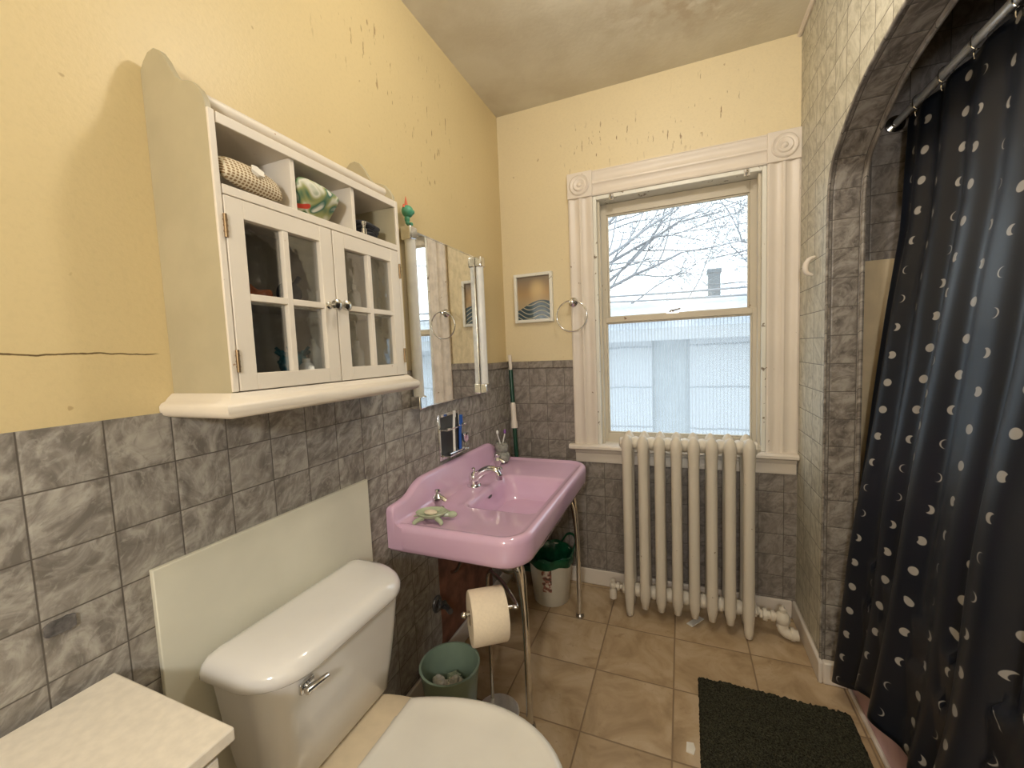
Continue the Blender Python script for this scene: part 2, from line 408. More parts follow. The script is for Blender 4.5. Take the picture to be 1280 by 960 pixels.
def spline(pts, n=8):
    P = [Vector(p) for p in pts]; out = []
    for i in range(len(P) - 1):
        p0, p1, p2, p3 = P[max(0, i - 1)], P[i], P[i + 1], P[min(len(P) - 1, i + 2)]
        for k in range(n):
            t = k / n; out.append(.5 * ((2 * p1) + (p2 - p0) * t + (2 * p0 - 5 * p1 + 4 * p2 - p3) * t * t + (3 * p1 - p0 - 3 * p2 + p3) * t ** 3))
    out.append(P[-1]); return out
def ball(bm, c, r, s=(1, 1, 1), seg=16):
    prof = [(r * sin(pi * i / 12), -r * cos(pi * i / 12)) for i in range(13)]
    rings = []
    for q, h in prof:
        q = max(q, 1e-5)
        rings.append([(c[0] + q * cos(2 * pi * k / seg) * s[0], c[1] + q * sin(2 * pi * k / seg) * s[1], c[2] + h * s[2]) for k in range(seg)])
    loft(bm, rings)

# ------------------------------------------------------------------ the room
W, D, H, T = 1.52, 2.353, 2.78, .12
Y0 = -1.15
bm = NB(); box(bm, -T, 2.5, Y0 - T, D + T, -.1, 0); struct('floor', bm, M['floor'], 'beige ceramic tile floor with brown grout', 'floor', smooth=False)
bm = NB(); box(bm, -T, 2.5, Y0 - T, D + T, H, H + .1); struct('ceiling', bm, M['ceil'], 'water stained plaster ceiling', 'ceiling', smooth=False)
bm = NB(); box(bm, -T, 0, Y0 - T, D + T, 0, H)
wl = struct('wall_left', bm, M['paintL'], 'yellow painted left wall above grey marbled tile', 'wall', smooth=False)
REC = (1.535, 1.722, .925, 1.125)          # recess in the wainscot for the toothbrush holder
bm = NB(); tk = .006
box(bm, 0, tk, Y0, REC[0], 0, 1.295); box(bm, 0, tk, REC[1], D, 0, 1.295)
box(bm, 0, tk, REC[0], REC[1], 0, REC[2]); box(bm, 0, tk, REC[0], REC[1], REC[3], 1.295)
o = obj('tile_wainscot', bm, M['tile'], wl, smooth=False, uvf=lambda c, n: (c.y, c.z)); o['label'] = 'grey marbled wall tiles'
bm = NB(); box(bm, 0, .014, 1.30, D, 1.295, 1.335)
obj('tile_cap', bm, M['cap'], wl, bevel=.005, uvf=lambda c, n: (c.y, c.z))
# window wall
wx0, wx1, wz0, wz1 = .557, 1.385, .83, 2.225
bm = NB()
box(bm, 0, wx0, D, D + T, 0, H); box(bm, wx1, 2.5, D, D + T, 0, H); box(bm, wx0, wx1, D, D + T, 0, wz0); box(bm, wx0, wx1, D, D + T, wz1, H)
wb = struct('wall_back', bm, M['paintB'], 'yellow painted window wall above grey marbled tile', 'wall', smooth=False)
bm = NB(); box(bm, tk, .44, D - tk, D, 0, 1.29); box(bm, .44, 1.50, D - tk, D, 0, .76); box(bm, 1.50, W, D - tk, D, 0, 1.29)
obj('tile_wainscot', bm, M['tileB'], wb, smooth=False, uvf=lambda c, n: (c.x, c.z))
bm = NB(); box(bm, .014, .425, D - .014, D, 1.29, 1.333); obj('tile_cap', bm, M['cap'], wb, bevel=.005, uvf=lambda c, n: (c.x, c.z))
# near wall behind the camera, with a door
bm = NB(); box(bm, -T, 2.5, Y0 - T, Y0, 0, H)
struct('wall_near', bm, M['paintB'], 'yellow painted wall opposite the window', 'wall', smooth=False)
# right wall with a basket-arch opening to the bath alcove
XA, AY0, AY1, AZ = 1.625, .35, 1.943, 2.218
ac, ah = (AY0 + AY1) / 2, (AY1 - AY0) / 2
half = [(1.0, 0), (1.0, 1.0), (1.0, 1.55), (1.0, 1.86), (.993, 1.93), (.978, 1.985), (.937, 2.04), (.88, 2.072), (.80, 2.108), (.725, 2.138), (.652, 2.163), (.565, 2.181), (.45, 2.196), (.25, 2.212), (0, 2.218)]
arch = [(ac + a * ah, z) for a, z in half]
arch = [(p.x, p.y) for p in spline([(a, z, 0) for a, z in arch], 3)]
arch_full = arch + [(2 * ac - y, z) for y, z in arch[-2::-1]]
poly = [(D, 0)] + [(D, H), (Y0, H), (Y0, 0)] + [(y, z) for y, z in arch_full[::-1]]
bm = NB()
# strips between the arch and the outer rectangle keep every face planar and convex
def quadprism(pts):
    prism(bm, pts, 'YZ', W, XA)
quadprism([(AY1, 0), (D, 0), (D, H), (AY1, H)]); quadprism([(Y0, 0), (AY0, 0), (AY0, H), (Y0, H)])
for (y0, z0), (y1, z1) in zip(arch_full, arch_full[1:]):
    if abs(y0 - y1) > 1e-5: quadprism([(y1, z1), (y0, z0), (y0, H), (y1, H)])
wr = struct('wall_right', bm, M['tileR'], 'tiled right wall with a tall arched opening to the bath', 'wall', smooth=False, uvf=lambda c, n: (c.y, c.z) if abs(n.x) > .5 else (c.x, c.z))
# reveal lining following the arch
bm = NB(); lay = bm.loops.layers.uv.verify(); s = 0; pl = .005
prev = None
def inward(i):
    y, z = arch_full[i]; a = arch_full[max(0, i - 1)]; b = arch_full[min(len(arch_full) - 1, i + 1)]
    t = Vector((b[0] - a[0], b[1] - a[1])).normalized(); return Vector((y, z)) + Vector((-t.y, t.x)) * pl
for i in range(len(arch_full)):
    p = inward(i)
    if prev is not None:
        ds = (Vector(arch_full[i]) - Vector(arch_full[i - 1])).length
        y0, z0 = arch_full[i - 1]; y1, z1 = arch_full[i]
        v = [bm.verts.new(c) for c in ((W - .004, prev.x, prev.y), (XA + .004, prev.x, prev.y), (XA + .004, p.x, p.y), (W - .004, p.x, p.y))]
        w = [bm.verts.new(c) for c in ((W - .004, y0, z0), (XA + .004, y0, z0), (XA + .004, y1, z1), (W - .004, y1, z1))]
        for q, us in (((v[0], v[1], v[2], v[3]), ((0, s), (.106, s), (.106, s + ds), (0, s + ds))), ((v[0], v[3], w[3], w[0]), ((0, s), (0, s + ds), (.01, s + ds), (.01, s))), ((v[1], w[1], w[2], v[2]), ((.1, s), (.106, s), (.106, s + ds), (.1, s + ds)))):
            f = bm.faces.new(q)
            for l, uvv in zip(f.loops, us): l[lay].uv = uvv
        s += ds
    prev = p
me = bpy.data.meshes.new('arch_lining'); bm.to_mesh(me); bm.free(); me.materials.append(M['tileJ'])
al = bpy.data.objects.new('arch_lining', me); COL.objects.link(al); al.parent = wr; al['label'] = 'grey tiles lining the arch'
bm = NB()
pts = [(W - .003, inward(i).x, inward(i).y) for i in range(len(arch_full))]; tube(bm, pts, .005, 8)
pts = [(XA, inward(i).x, inward(i).y) for i in range(len(arch_full))]; tube(bm, pts, .008, 8)
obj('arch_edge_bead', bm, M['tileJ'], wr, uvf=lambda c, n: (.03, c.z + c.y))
# chipped plaster on the arch jamb
bm = NB(); pts = []
for k in range(14):
    a = 2 * pi * k / 14; r = .8 + .35 * random.random(); pts.append((1.606 + .016 * r * cos(a), .325 + .05 * r * sin(a)))
prism(bm, pts, 'XZ', AY1 - .009, AY1 - .004); obj('chipped_plaster', bm, M['trim'], wr)
# bath alcove
AX = 2.38
bm = NB(); box(bm, AX, AX + T, .23, 2.18, 0, H); struct('wall_alcove_side', bm, M['tileB'], 'tiled long wall of the bath alcove', 'wall', smooth=False, uvf=lambda c, n: (c.y, c.z))
bm = NB(); box(bm, XA, AX, 2.06, 2.18, 0, H); we = struct('wall_alcove_end', bm, M['tileB'], 'end wall of the bath alcove, tiled above cream panels', 'wall', smooth=False, uvf=lambda c, n: (c.x, c.z))
bm = NB(); box(bm, XA, AX, 2.052, 2.06, .42, 1.69); obj('surround_panel', bm, M['surround'], we, bevel=.003)
bm = NB(); box(bm, XA, AX, .23, .345, 0, H); struct('wall_alcove_near', bm, M['tileB'], 'near wall of the bath alcove', 'wall', smooth=False, uvf=lambda c, n: (c.x, c.z))
# baseboards
def base(name, x0, x1, y0, y1, h=.092):
    bm = NB(); box(bm, x0, x1, y0, y1, 0, h); return struct(name, bm, M['trim'], 'low cream baseboard', 'baseboard', bevel=.006)
base('baseboard_back', .02, W - .017, D - .02, D - tk)
base('baseboard_left', tk, .02, Y0, D)
o = base('baseboard_right', W - .016, W, AY1 - .034, D - tk)
bm = NB(); box(bm, W, XA - .024, AY1 - .034, AY1 - .005, 0, .092); obj('return_board', bm, M['trim'], o, bevel=.006)
base('baseboard_near', .02, W - .016, Y0, Y0 + .014)
# ceiling bead at right wall
bm = NB(); tube(bm, [(W - .008, Y0, H - .008), (W - .008, D, H - .008)], .011, 8); struct('trim_1', bm, M['trim'], 'cream bead where right wall meets ceiling', 'trim')

# ------------------------------------------------------------------ window
win = thing('window_1', 'double hung sash window with fluted cream casing and corner rosettes', 'window'); win['kind'] = 'structure'
def flute_profile(w, n=2):
    """cross-section (across, out) of an old fluted casing."""
    P = [(0, 0), (0, .018), (.008, .022)]
    m = 26
    for k in range(m + 1):
        u = .008 + (w - .016) * k / m
        q = (u - .008) / (w - .016)
        P.append((u, .020 - .008 * (1 - cos(2 * pi * n * q)) * .5 + (.004 if abs(q - .5) < .05 else 0)))
    P += [(w - .008, .022), (w, .018), (w, 0)]; return P
cw = .135
def vcasing(x0, z0, z1, par):
    bm = NB(); prism(bm, [(x0 + a, D - b) for a, b in flute_profile(cw)], 'XY', z0, z1); return obj('casing', bm, M['trim'], par)
vcasing(.422, .845, wz1, win); vcasing(1.385, .845, wz1, win)
bm = NB(); prism(bm, [(D - b, wz1 + a) for a, b in flute_profile(cw)], 'YZ', .557, 1.385); obj('head_casing', bm, M['trim'], win)
for x in (.422, 1.385):
    bm = NB(); box(bm, x - .002, x + cw + (.0 if x > 1 else .002), D - .028, D, wz1, wz1 + cw + .002)
    b = obj('corner_block', bm, M['trim'], win, bevel=.003)
    bm = NB(); cx = x + cw / 2; cz = wz1 + cw / 2
    lathe(bm, [(.056, .0), (.056, .004), (.050, .009), (.043, .004), (.036, .003), (.030, .010), (.022, .008), (.014, .004), (.010, .010), (.004, .013), (0, .013)], (0, 0, 0), 'Y', 40)
    for v in bm.verts: v.co = Vector((cx + v.co.x, D - .028 - v.co.y, cz + v.co.z))
    obj('rosette', bm, M['trim'], b)
bm = NB(); prism(bm, [(D + .05, .815), (D - .045, .815), (D - .055, .822), (D - .055, .836), (D - .045, .845), (D + .05, .845)], 'YZ', .392, 1.519); obj('sill', bm, M['trim'], win, bevel=.002)
bm = NB(); prism(bm, [(D, .735), (D - .014, .738), (D - .018, .75), (D - .018, .79), (D - .03, .80), (D - .034, .815), (D, .815)], 'YZ', .425, 1.514); obj('apron', bm, M['trim'], win)
# jambs and stops
bm = NB()
box(bm, wx0, wx0 + .02, D - .012, D + T, .845, wz1); box(bm, wx1 - .02, wx1, D - .012, D + T, .845, wz1); box(bm, wx0 + .02, wx1 - .02, D - .012, D + T, wz1 - .022, wz1)
obj('jamb', bm, M['trimw'], win, bevel=.003)
bm = NB(); box(bm, wx0 + .02, wx0 + .034, D + .01, D + .04, .845, wz1 - .022); box(bm, wx1 - .034, wx1 - .02, D + .01, D + .04, .845, wz1 - .022)
obj('stop_bead', bm, M['sash'], win, bevel=.003)
def sash(name, y, z0, z1, bt, top, side, glass, gname):
    x0, x1 = wx0 + .021, wx1 - .021
    bm = NB()
    gx0, gx1, gz0, gz1 = x0 + side, x1 - side, z0 + bt, z1 - top
    box(bm, x0, gx0, y, y + .035, z0, z1); box(bm, gx1, x1, y, y + .035, z0, z1); box(bm, gx0, gx1, y, y + .035, z0, gz0); box(bm, gx0, gx1, y, y + .035, gz1, z1)
    # glazing bead
    b = .008
    box(bm, gx0, gx0 + b, y + .008, y + .03, gz0, gz1); box(bm, gx1 - b, gx1, y + .008, y + .03, gz0, gz1)
    box(bm, gx0 + b, gx1 - b, y + .008, y + .03, gz0, gz0 + b); box(bm, gx0 + b, gx1 - b, y + .008, y + .03, gz1 - b, gz1)
    s = obj(name, bm, M['sash'], win, bevel=.002)
    bm = NB(); box(bm, gx0 + .002, gx1 - .002, y + .018, y + .021, gz0 + .002, gz1 - .002); g = obj(gname, bm, glass, s, smooth=False)
    return s
lo = sash('lower_sash', D + .042, .847, 1.565, .055, .030, .030, M['reed'], 'reeded_glass_pane'); lo.children[0]['label'] = 'vertically reeded privacy glass'
up = sash('upper_sash', D + .080, 1.53, wz1 - .024, .035, .060, .038, M['glass'], 'glass_pane')
bm = NB(); box(bm, .93, .99, D + .045, D + .070, 1.565, 1.571); lathe(bm, [(.012, 1.571), (.012, 1.579), (.006, 1.584)], (.955, D + .057, 0), 'Z', 16); tube(bm, [(.955, D + .055, 1.580), (.985, D + .045, 1.584), (1.0, D + .04, 1.588)], .004, 8)
obj('sash_latch', bm, M['chromed'], lo)
for x in (.66, 1.30):
    bm = NB(); box(bm, x - .012, x + .012, D - .016, D - .008, wz1 - .035, wz1 - .005); tube(bm, [(x, D - .016, wz1 - .012), (x, D - .035, wz1 - .016), (x, D - .038, wz1 - .03)], .005, 8)
    obj('shade_bracket', bm, M['chromed'], win)

# ------------------------------------------------------------------ outside
bm = NB(); box(bm, -12, 14, 2.6, 30, -3.2, -3.0); struct('ground', bm, M['ground'], 'pale ground outside the window', 'ground', smooth=False)
g = thing('garage', 'white painted neighbouring garage with low pale roof', 'building', (0, 4.5, -3))
bm = NB(); box(bm, -3, .72, 4.5, 8, -3, 1.46); box(bm, 1.08, 6, 4.5, 8, -3, 1.46)
obj('block_wall', bm, M['block'], None, smooth=False); w = bpy.context.scene.collection.objects[-1]; w = [o_ for o_ in bpy.data.objects if o_.name == 'block_wall'][0]; w.parent = g; w.matrix_parent_inverse = Matrix.Translation((0, -4.5, 3))
bm = NB(); box(bm, .72, 1.08, 4.54, 8, -3, 1.46); o = obj('grey_panel', bm, M['blockg'], g, smooth=False); o.matrix_parent_inverse = Matrix.Translation((0, -4.5, 3))
bm = NB(); prism(bm, [(4.35, 1.46), (8.2, 2.14), (8.2, 2.22), (4.35, 1.56)], 'YZ', -3.2, 6.2); o = obj('roof', bm, M['roof'], g, smooth=False); o.matrix_parent_inverse = Matrix.Translation((0, -4.5, 3))
bm = NB(); box(bm, -3.2, 6.2, 4.31, 4.35, 1.45, 1.57); o = obj('fascia', bm, M['block'], g, smooth=False); o.matrix_parent_inverse = Matrix.Translation((0, -4.5, 3))
h = thing('house', 'pale distant house with a square chimney seen through upper pane', 'building', (0, 14, -3))
def sub(o_): o_.matrix_parent_inverse = Matrix.Translation((0, -14, 3)); return o_
bm = NB(); box(bm, -8, 7, 13.4, 18, -3, 2.35); sub(obj('house_wall', bm, M['block'], h, smooth=False))
bm = NB(); prism(bm, [(13.0, 2.30), (15.6, 2.85), (18.3, 2.3), (18.3, 2.2), (13.0, 2.2)], 'YZ', -8.3, 7.2); sub(obj('roof', bm, M['roof'], h, smooth=False))
bm = NB(); box(bm, 1.80, 2.14, 14.3, 14.7, 2.35, 3.62); box(bm, 1.77, 2.17, 14.27, 14.73, 3.58, 3.7); sub(obj('chimney', bm, M['brickp'], h, smooth=False))
for i, (za, zb, y) in enumerate(((3.38, 3.36, 7.0), (2.60, 2.40, 7.3), (2.55, 2.20, 7.1))):
    bm = NB(); n = 24; tube(bm, [(-6 + 14 * k / n, y, za + (zb - za) * k / n - .25 * sin(pi * k / n)) for k in range(n + 1)], .008 if i == 0 else .018, 6)
    tag(obj('utility_cable', bm, M['bark']), ['thin overhead cable crossing high behind the branches', 'upper of the two thick cables above the roofs', 'lower of the two thick cables above the roofs'][i], 'cable')
rnd = random.Random(11)
def tree(base_, prim, label, sx):
    bm = NB()
    def br(p, d, L, r, lev):
        n = 5 if lev < 2 else 3; pts = [p]; rs = [r]; dd = d.copy(); q = p.copy()
        for k in range(n):
            dd = (dd + Vector((rnd.uniform(-.2, .2), rnd.uniform(-.12, .12), rnd.uniform(-.16, .2)))).normalized()
            q = q + dd * (L / n); pts.append(q.copy()); rs.append(max(.0035, r * (1 - .45 * (k + 1) / n)))
        tube(bm, pts, rs, 8 if lev == 0 else 4, caps=False)
        if lev >= 4: return
        for k in range((6, 5, 4, 3)[lev]):
            i = n if k == 0 else rnd.randint(1, n)
            sg = rnd.choice((-1, 1)); up = Vector((-dd.z, 0, dd.x)) * sg
            nd = (dd + up * rnd.uniform(.35, .95) + Vector((0, rnd.uniform(-.35, .35), .1))).normalized()
            br(pts[i], nd, L * rnd.uniform(.42, .68), rs[i] * .58, lev + 1)
    b0 = Vector(base_)
    tube(bm, [b0, b0 + Vector((.05, 0, 2.5)), b0 + Vector((.1, 0, 5)), b0 + Vector((.05, 0, 7.6))], [.2, .17, .12, .05], 10)
    for (z, dx, dz, L) in prim:
        br(b0 + Vector((.07, 0, z)), Vector((dx * sx, rnd.uniform(-.12, .12), dz)).normalized(), L, .042, 0)
    tag(obj('bare_tree', bm, M['bark'], smooth=False), label, 'tree')
tree((-1.5, 9.6, -3), ((4.9, 1, .25, 2.6), (5.2, 1, .55, 2.8), (5.5, 1, .12, 2.6), (5.9, 1, .5, 2.7), (6.2, 1, .2, 2.5), (6.6, 1, .6, 2.5), (5.0, -1, .5, 2.2)), 'bare leafless tree spreading branches from the left across the upper pane', 1)
tree((4.3, 10.6, -3), ((5.6, 1, .35, 2.2), (6.0, 1, .15, 2.2), (5.2, .9, .5, 1.8), (6.1, -.8, .5, 1.8)), 'bare leafless tree reaching in from the right behind the chimney', -1)

# ------------------------------------------------------------------ wall cabinet
cab = thing('wall_cabinet', 'cream painted wall cabinet with two glass doors and open cubbies', 'cabinet', (0, .81, 1.285))
CI = Matrix.Translation((0, -.81, -1.285))
def cp(name, bm, m, parent=None, **k):
    o_ = obj(name, bm, m, parent or cab, **k)
    if parent is None: o_.matrix_parent_inverse = CI
    return o_
cy0, cy1, cx = .535, 1.088, .187
sideprof = [(0.0, 1.33), (cx, 1.33), (cx, 1.86), (.184, 1.885), (.172, 1.905), (.155, 1.922), (.138, 1.93), (.122, 1.934), (.108, 1.944), (.095, 1.962), (.082, 1.985), (.066, 2.004), (.048, 2.014), (.028, 2.012), (.012, 2.0), (0, 1.985)]
sideprof = [(p[0] if i else 0.0, p[1]) for i, p in enumerate(sideprof)]
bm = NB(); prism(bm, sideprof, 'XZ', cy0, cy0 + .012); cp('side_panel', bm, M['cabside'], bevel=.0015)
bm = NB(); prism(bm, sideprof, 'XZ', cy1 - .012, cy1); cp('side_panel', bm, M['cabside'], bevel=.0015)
bm = NB(); box(bm, 0.001, .009, cy0 + .012, cy1 - .012, 1.32, 1.86); cp('back_panel', bm, M['cabin'], smooth=False)
for z0, z1, nm in ((1.318, 1.3335, 'bottom_board'), (1.716, 1.734, 'shelf'), (1.850, 1.866, 'top_board')):
    bm = NB(); box(bm, .009, cx if z0 < 1.4 or z0 > 1.7 else cx, cy0 + .012, cy1 - .012, z0, z1); cp(nm, bm, M['cab'], bevel=.0015)
bm = NB(); box(bm, .009, .15, cy0 + .012, cy1 - .012, 1.515, 1.527); cp('inner_shelf', bm, M['cabin'], bevel=.001)
for y in (.718, .905):
    bm = NB(); box(bm, .009, cx - .002, y - .006, y + .006, 1.734, 1.85); cp('divider', bm, M['cab'], bevel=.001)
# front edge strips (face frame)
bm = NB()
box(bm, cx, cx + .006, cy0 - .001, cy0 + .0115, 1.335, 1.868); box(bm, cx, cx + .006, cy1 - .012, cy1, 1.335, 1.868)
box(bm, cx, cx + .006, cy0 + .014, cy1 - .012, 1.847, 1.867); box(bm, cx, cx + .006, cy0 + .014, cy1 - .012, 1.717, 1.735); box(bm, cx, cx + .006, cy0 + .014, cy1 - .012, 1.318, 1.333)
cp('face_frame', bm, M['cab'], bevel=.0015)
bm = NB(); tube(bm, [(.150, cy0 + .012, 1.900), (.150, cy1 - .012, 1.900)], .013, 16); cp('gallery_rail', bm, M['cab'])
# base moulding around three sides
prof = [(0, 1.285), (.016, 1.285), (.026, 1.290), (.030, 1.299), (.030, 1.308), (.026, 1.314), (.018, 1.318), (.012, 1.326), (.004, 1.333), (0, 1.333)]
bm = NB(); rings = []
def mo(i, off): return
for (bx, by, sx, sy) in ((0.002, cy0, 0, -1), (cx, cy0, 1, -1), (cx, cy1, 1, 1), (0.002, cy1, 0, 1)):
    rings.append([(bx + sx * a, by + sy * a, z) for a, z in prof])
loft(bm, rings); box(bm, .002, cx, cy0, cy1, 1.288, 1.332); cp('base_moulding', bm, M['cab'])
# doors
def door(y0, y1, hinge_y, knob_y):
    z0, z1 = 1.3355, 1.7145; xf, xb = cx + .007, cx - .011
    d = bpy.data.objects.new('door', None)
    bm = NB(); st, rl, rb = .037, .037, .034
    gy0, gy1, gz0, gz1 = y0 + st, y1 - st, z0 + rb, z1 - rl
    box(bm, xb, xf, y0, gy0, z0, z1); box(bm, xb, xf, gy1, y1, z0, z1); box(bm, xb, xf, gy0, gy1, z0, gz0); box(bm, xb, xf, gy0, gy1, gz1, z1)
    ym = (gy0 + gy1) / 2; zm = (gz0 + gz1) / 2; mw = .007
    box(bm, xb + .002, xf - .001, ym - mw, ym + mw, gz0, gz1); box(bm, xb + .002, xf - .001, gy0, ym - mw, zm - mw, zm + mw); box(bm, xb + .002, xf - .001, ym + mw, gy1, zm - mw, zm + mw)
    d = cp('door', bm, M['cab'], bevel=.0012)
    bm = NB(); box(bm, xb + .004, xb + .006, gy0 + .001, gy1 - .001, gz0 + .001, gz1 - .001); obj('glass_pane', bm, M['cglass'], d, smooth=False)
    bm = NB(); lathe(bm, [(.009, 0), (.009, .003), (.005, .005), (.005, .014), (.011, .019), (.0135, .026), (.012, .033), (.006, .037), (0, .038)], (xf, knob_y, 1.525), 'X', 20); obj('knob', bm, M['knob'], d)
    for z in (1.395, 1.655):
        bm = NB(); tube(bm, [(xf + .002, hinge_y, z - .022), (xf + .002, hinge_y, z + .022)], .0035, 10)
        for k in range(3): lathe(bm, [(.0045, -.001), (.0045, .001)], (xf + .002, hinge_y, z - .011 + .011 * k), 'Z', 10)
        obj('hinge', bm, M['brass'], d)
door(.5485, .811, .5465, .786); door(.815, 1.0745, 1.0765, .818)

# contents of the cubbies and behind the glass
bm = NB(); lay = bm.loops.layers.uv.verify()
def pillow(bm, L, Wd, Hh, n=18, m=10, pinch=.55):
    rings = []
    for i in range(n + 1):
        u = i / n; s_ = (sin(pi * u)) ** pinch
        s_ = max(s_, .12); ring = []
        for k in range(24):
            a = 2 * pi * k / 24; cxx = abs(cos(a)) ** .6 * (1 if cos(a) >= 0 else -1); szz = abs(sin(a)) ** .8 * (1 if sin(a) >= 0 else -1)
            ring.append(((u - .5) * L, Wd / 2 * cxx * (.72 + .28 * s_), Hh / 2 * szz * s_))
        rings.append(ring)
    loft(bm, rings)
bm.free(); bm = NB(); pillow(bm, .130, .054, .040, pinch=.30)
o = obj('tissue_pouch', bm, M['weave'], loc=(.176, .621, 1.7695), uvf=lambda c, n: (c.x, c.y + c.z)); o.rotation_euler = (0, radians(32), radians(84))
o.rotation_euler = (radians(58), radians(5), radians(90))
tag(o, 'checked beige woven tissue pouch hanging out of left cubby', 'tissue pouch')
bm = NB()
rings = []
for i in range(6):
    u = i / 5; rings.append([(.009 * (1 + .5 * u) * cos(a) + .003 * u * sin(5 * a), .009 * (1 + .5 * u) * sin(a), .017 + .010 * u) for a in [2 * pi * k / 16 for k in range(16)]])
loft(bm, rings); c = obj('tissue', bm, M['tissue'], o); c['label'] = 'white tissue poking out'
bm = NB(); pillow(bm, .125, .095, .05, pinch=.35)
o = obj('leaf_print_pouch', bm, M['leaf'], loc=(.160, .790, 1.779)); o.rotation_euler = (radians(-48), radians(5), radians(90))
tag(o, 'white pouch with green leaf print leaning in middle cubby', 'pouch')
bm = NB()
for k in range(5):
    r = .03 + .004 * k; pts = [(.14 + r * .9 * cos(a), .985 + r * sin(a) * 1.1, 1.742 + .007 * k + .004 * sin(3 * a + k)) for a in [2 * pi * j / 20 for j in range(20)]]
    tube(bm, pts + [pts[0]], .006, 8)
tag(obj('coiled_cord', bm, M['black']), 'coiled black cord lying in right cubby', 'cord')
bm = NB(); lathe(bm, [(.008, 1.7355), (.008, 1.752), (.005, 1.755), (.005, 1.762), (.007, 1.764), (.007, 1.772), (0, 1.773)], (.181, .945, 0), 'Z', 16)
tag(obj('small_bottle', bm, M['chrome']), 'tiny silver capped bottle at front of right cubby', 'bottle')
bm = NB(); prism(bm, [(.60, 1.528), (.700, 1.528), (.695, 1.56), (.66, 1.555), (.61, 1.59), (.598, 1.56)], 'YZ', .09, .12)
o = obj('snack_wrapper', bm, M['orange'], bevel=.006); tag(o, 'orange wrapper on shelf behind left cabinet door', 'wrapper')
bm = NB(); ball(bm, (.10, .755, 1.558), .030, (.9, 1, 1)); tube(bm, [(.10, .755, 1.56), (.11, .78, 1.60)], .006, 8)
tag(obj('round_brush', bm, M['black']), 'round dark hair brush on cabinet shelf', 'brush')
bm = NB(); ball(bm, (.12, .735, 1.385), .036, (.8, 1, .9))
for k in range(16):
    a = 2 * pi * k / 16; tube(bm, [(.12, .735, 1.385), (.12 + .03 * cos(a), .735 + .042 * sin(a), 1.39 + .035 * abs(sin(2 * a)))], .004, 6)
o = tag(obj('shower_puff', bm, M['teal']), 'teal shower puff on cabinet floor behind glass', 'bath puff')
bm = NB(); lathe(bm, [(.016, 1.3345), (.018, 1.35), (.018, 1.375), (.012, 1.384), (.009, 1.386), (.009, 1.396), (0, 1.396)], (.165, .733, 0), 'Z', 20)
tag(obj('white_jar', bm, M['plastic']), 'small white jar before the teal puff in cabinet', 'jar')
bm = NB(); lathe(bm, [(.016, 1.3345), (.016, 1.42), (.007, 1.432), (.007, 1.445), (0, 1.445)], (.13, .79, 0), 'Z', 20)
tag(obj('lotion_bottle', bm, M['plastic']), 'tall pale bottle beside the teal puff in cabinet', 'bottle')
bm = NB(); box(bm, .06, .14, .61, .69, 1.3345, 1.363); tag(obj('blue_case', bm, M['blue'], bevel=.004), 'flat blue case on cabinet floor at left', 'case')
for y, hh, m, lb in ((.87, .07, 'plastic', 'short pale bottle on shelf behind right cabinet door'), (.93, .10, 'sagein', 'tall olive bottle on shelf behind right cabinet door'), (.99, .085, 'plastic', 'pale bottle at far end of shelf behind right door')):
    bm = NB(); lathe(bm, [(.016, 1.5275), (.018, 1.533), (.018, 1.5275 + hh * .7), (.008, 1.5275 + hh * .82), (.008, 1.5275 + hh), (0, 1.5275 + hh)], (.09, y, 0), 'Z', 20)
    tag(obj('toiletry_bottle', bm, M[m]), lb, 'bottle')
for y, hh, m, lb in ((.86, .09, 'plastic', 'pale bottle on cabinet floor nearest the door split'), (.92, .06, 'blue', 'low blue tub on cabinet floor behind right door'), (.985, .11, 'plastic', 'tall pale bottle on cabinet floor at far end')):
    bm = NB(); lathe(bm, [(.018, 1.3345), (.020, 1.352), (.020, 1.3345 + hh * .7), (.009, 1.3345 + hh * .82), (.009, 1.3345 + hh), (0, 1.3345 + hh)], (.09, y, 0), 'Z', 20)
    tag(obj('toiletry_bottle', bm, M[m]), lb, 'bottle')

# ------------------------------------------------------------------ mirror with light bars
mz0, mz1, my0, my1 = 1.185, 1.885, 1.405, 1.932
mir = thing('wall_mirror', 'frameless bathroom mirror between two chrome capped light bars', 'mirror', (0, 1.69, mz0))
MI = Matrix.Translation((0, -1.69, -mz0))
def mp_(name, bm, m, **k): o_ = obj(name, bm, m, mir, **k); o_.matrix_parent_inverse = MI; return o_
bm = NB(); box(bm, .014, .0185, my0, my1, mz0, mz1); mp_('mirror_glass', bm, M['mirror'], smooth=False)
bm = NB(); box(bm, .007, .0145, my0 - .004, my1 + .004, mz0 - .004, mz1 + .004); box(bm, .0145, .021, my0 - .004, my0, mz0 - .004, mz1 + .004); box(bm, .0145, .021, my1, my1 + .004, mz0 - .004, mz1 + .004); box(bm, .0145, .021, my0, my1, mz1, mz1 + .004); box(bm, .0145, .021, my0, my1, mz0 - .004, mz0); mp_('mirror_frame', bm, M['chrome'])
for y in (1.368, 1.963):
    bm = NB(); tube(bm, [(.034, y, mz0 + .04), (.034, y, mz1 - .04)], .021, 20); b = mp_('light_bar', bm, M['plastic'])
    for z0, z1 in ((mz0 - .005, mz0 + .048), (mz1 - .048, mz1 + .005)):
        bm = NB(); box(bm, .0075, .056, y - .024, y + .024, z0, z1); c = obj('end_cap', bm, M['chrome'], b, bevel=.006, seg=3); c['label'] = 'chrome end cap'
bm = NB()
ball(bm, (.036, 1.356, mz1 + .030), .012, (.9, .9, 1.3)); ball(bm, (.038, 1.358, mz1 + .058), .0245, (.9, 1, .95)); ball(bm, (.044, 1.345, mz1 + .012), .008); ball(bm, (.044, 1.368, mz1 + .012), .008)
ball(bm, (.054, 1.366, mz1 + .055), .009)
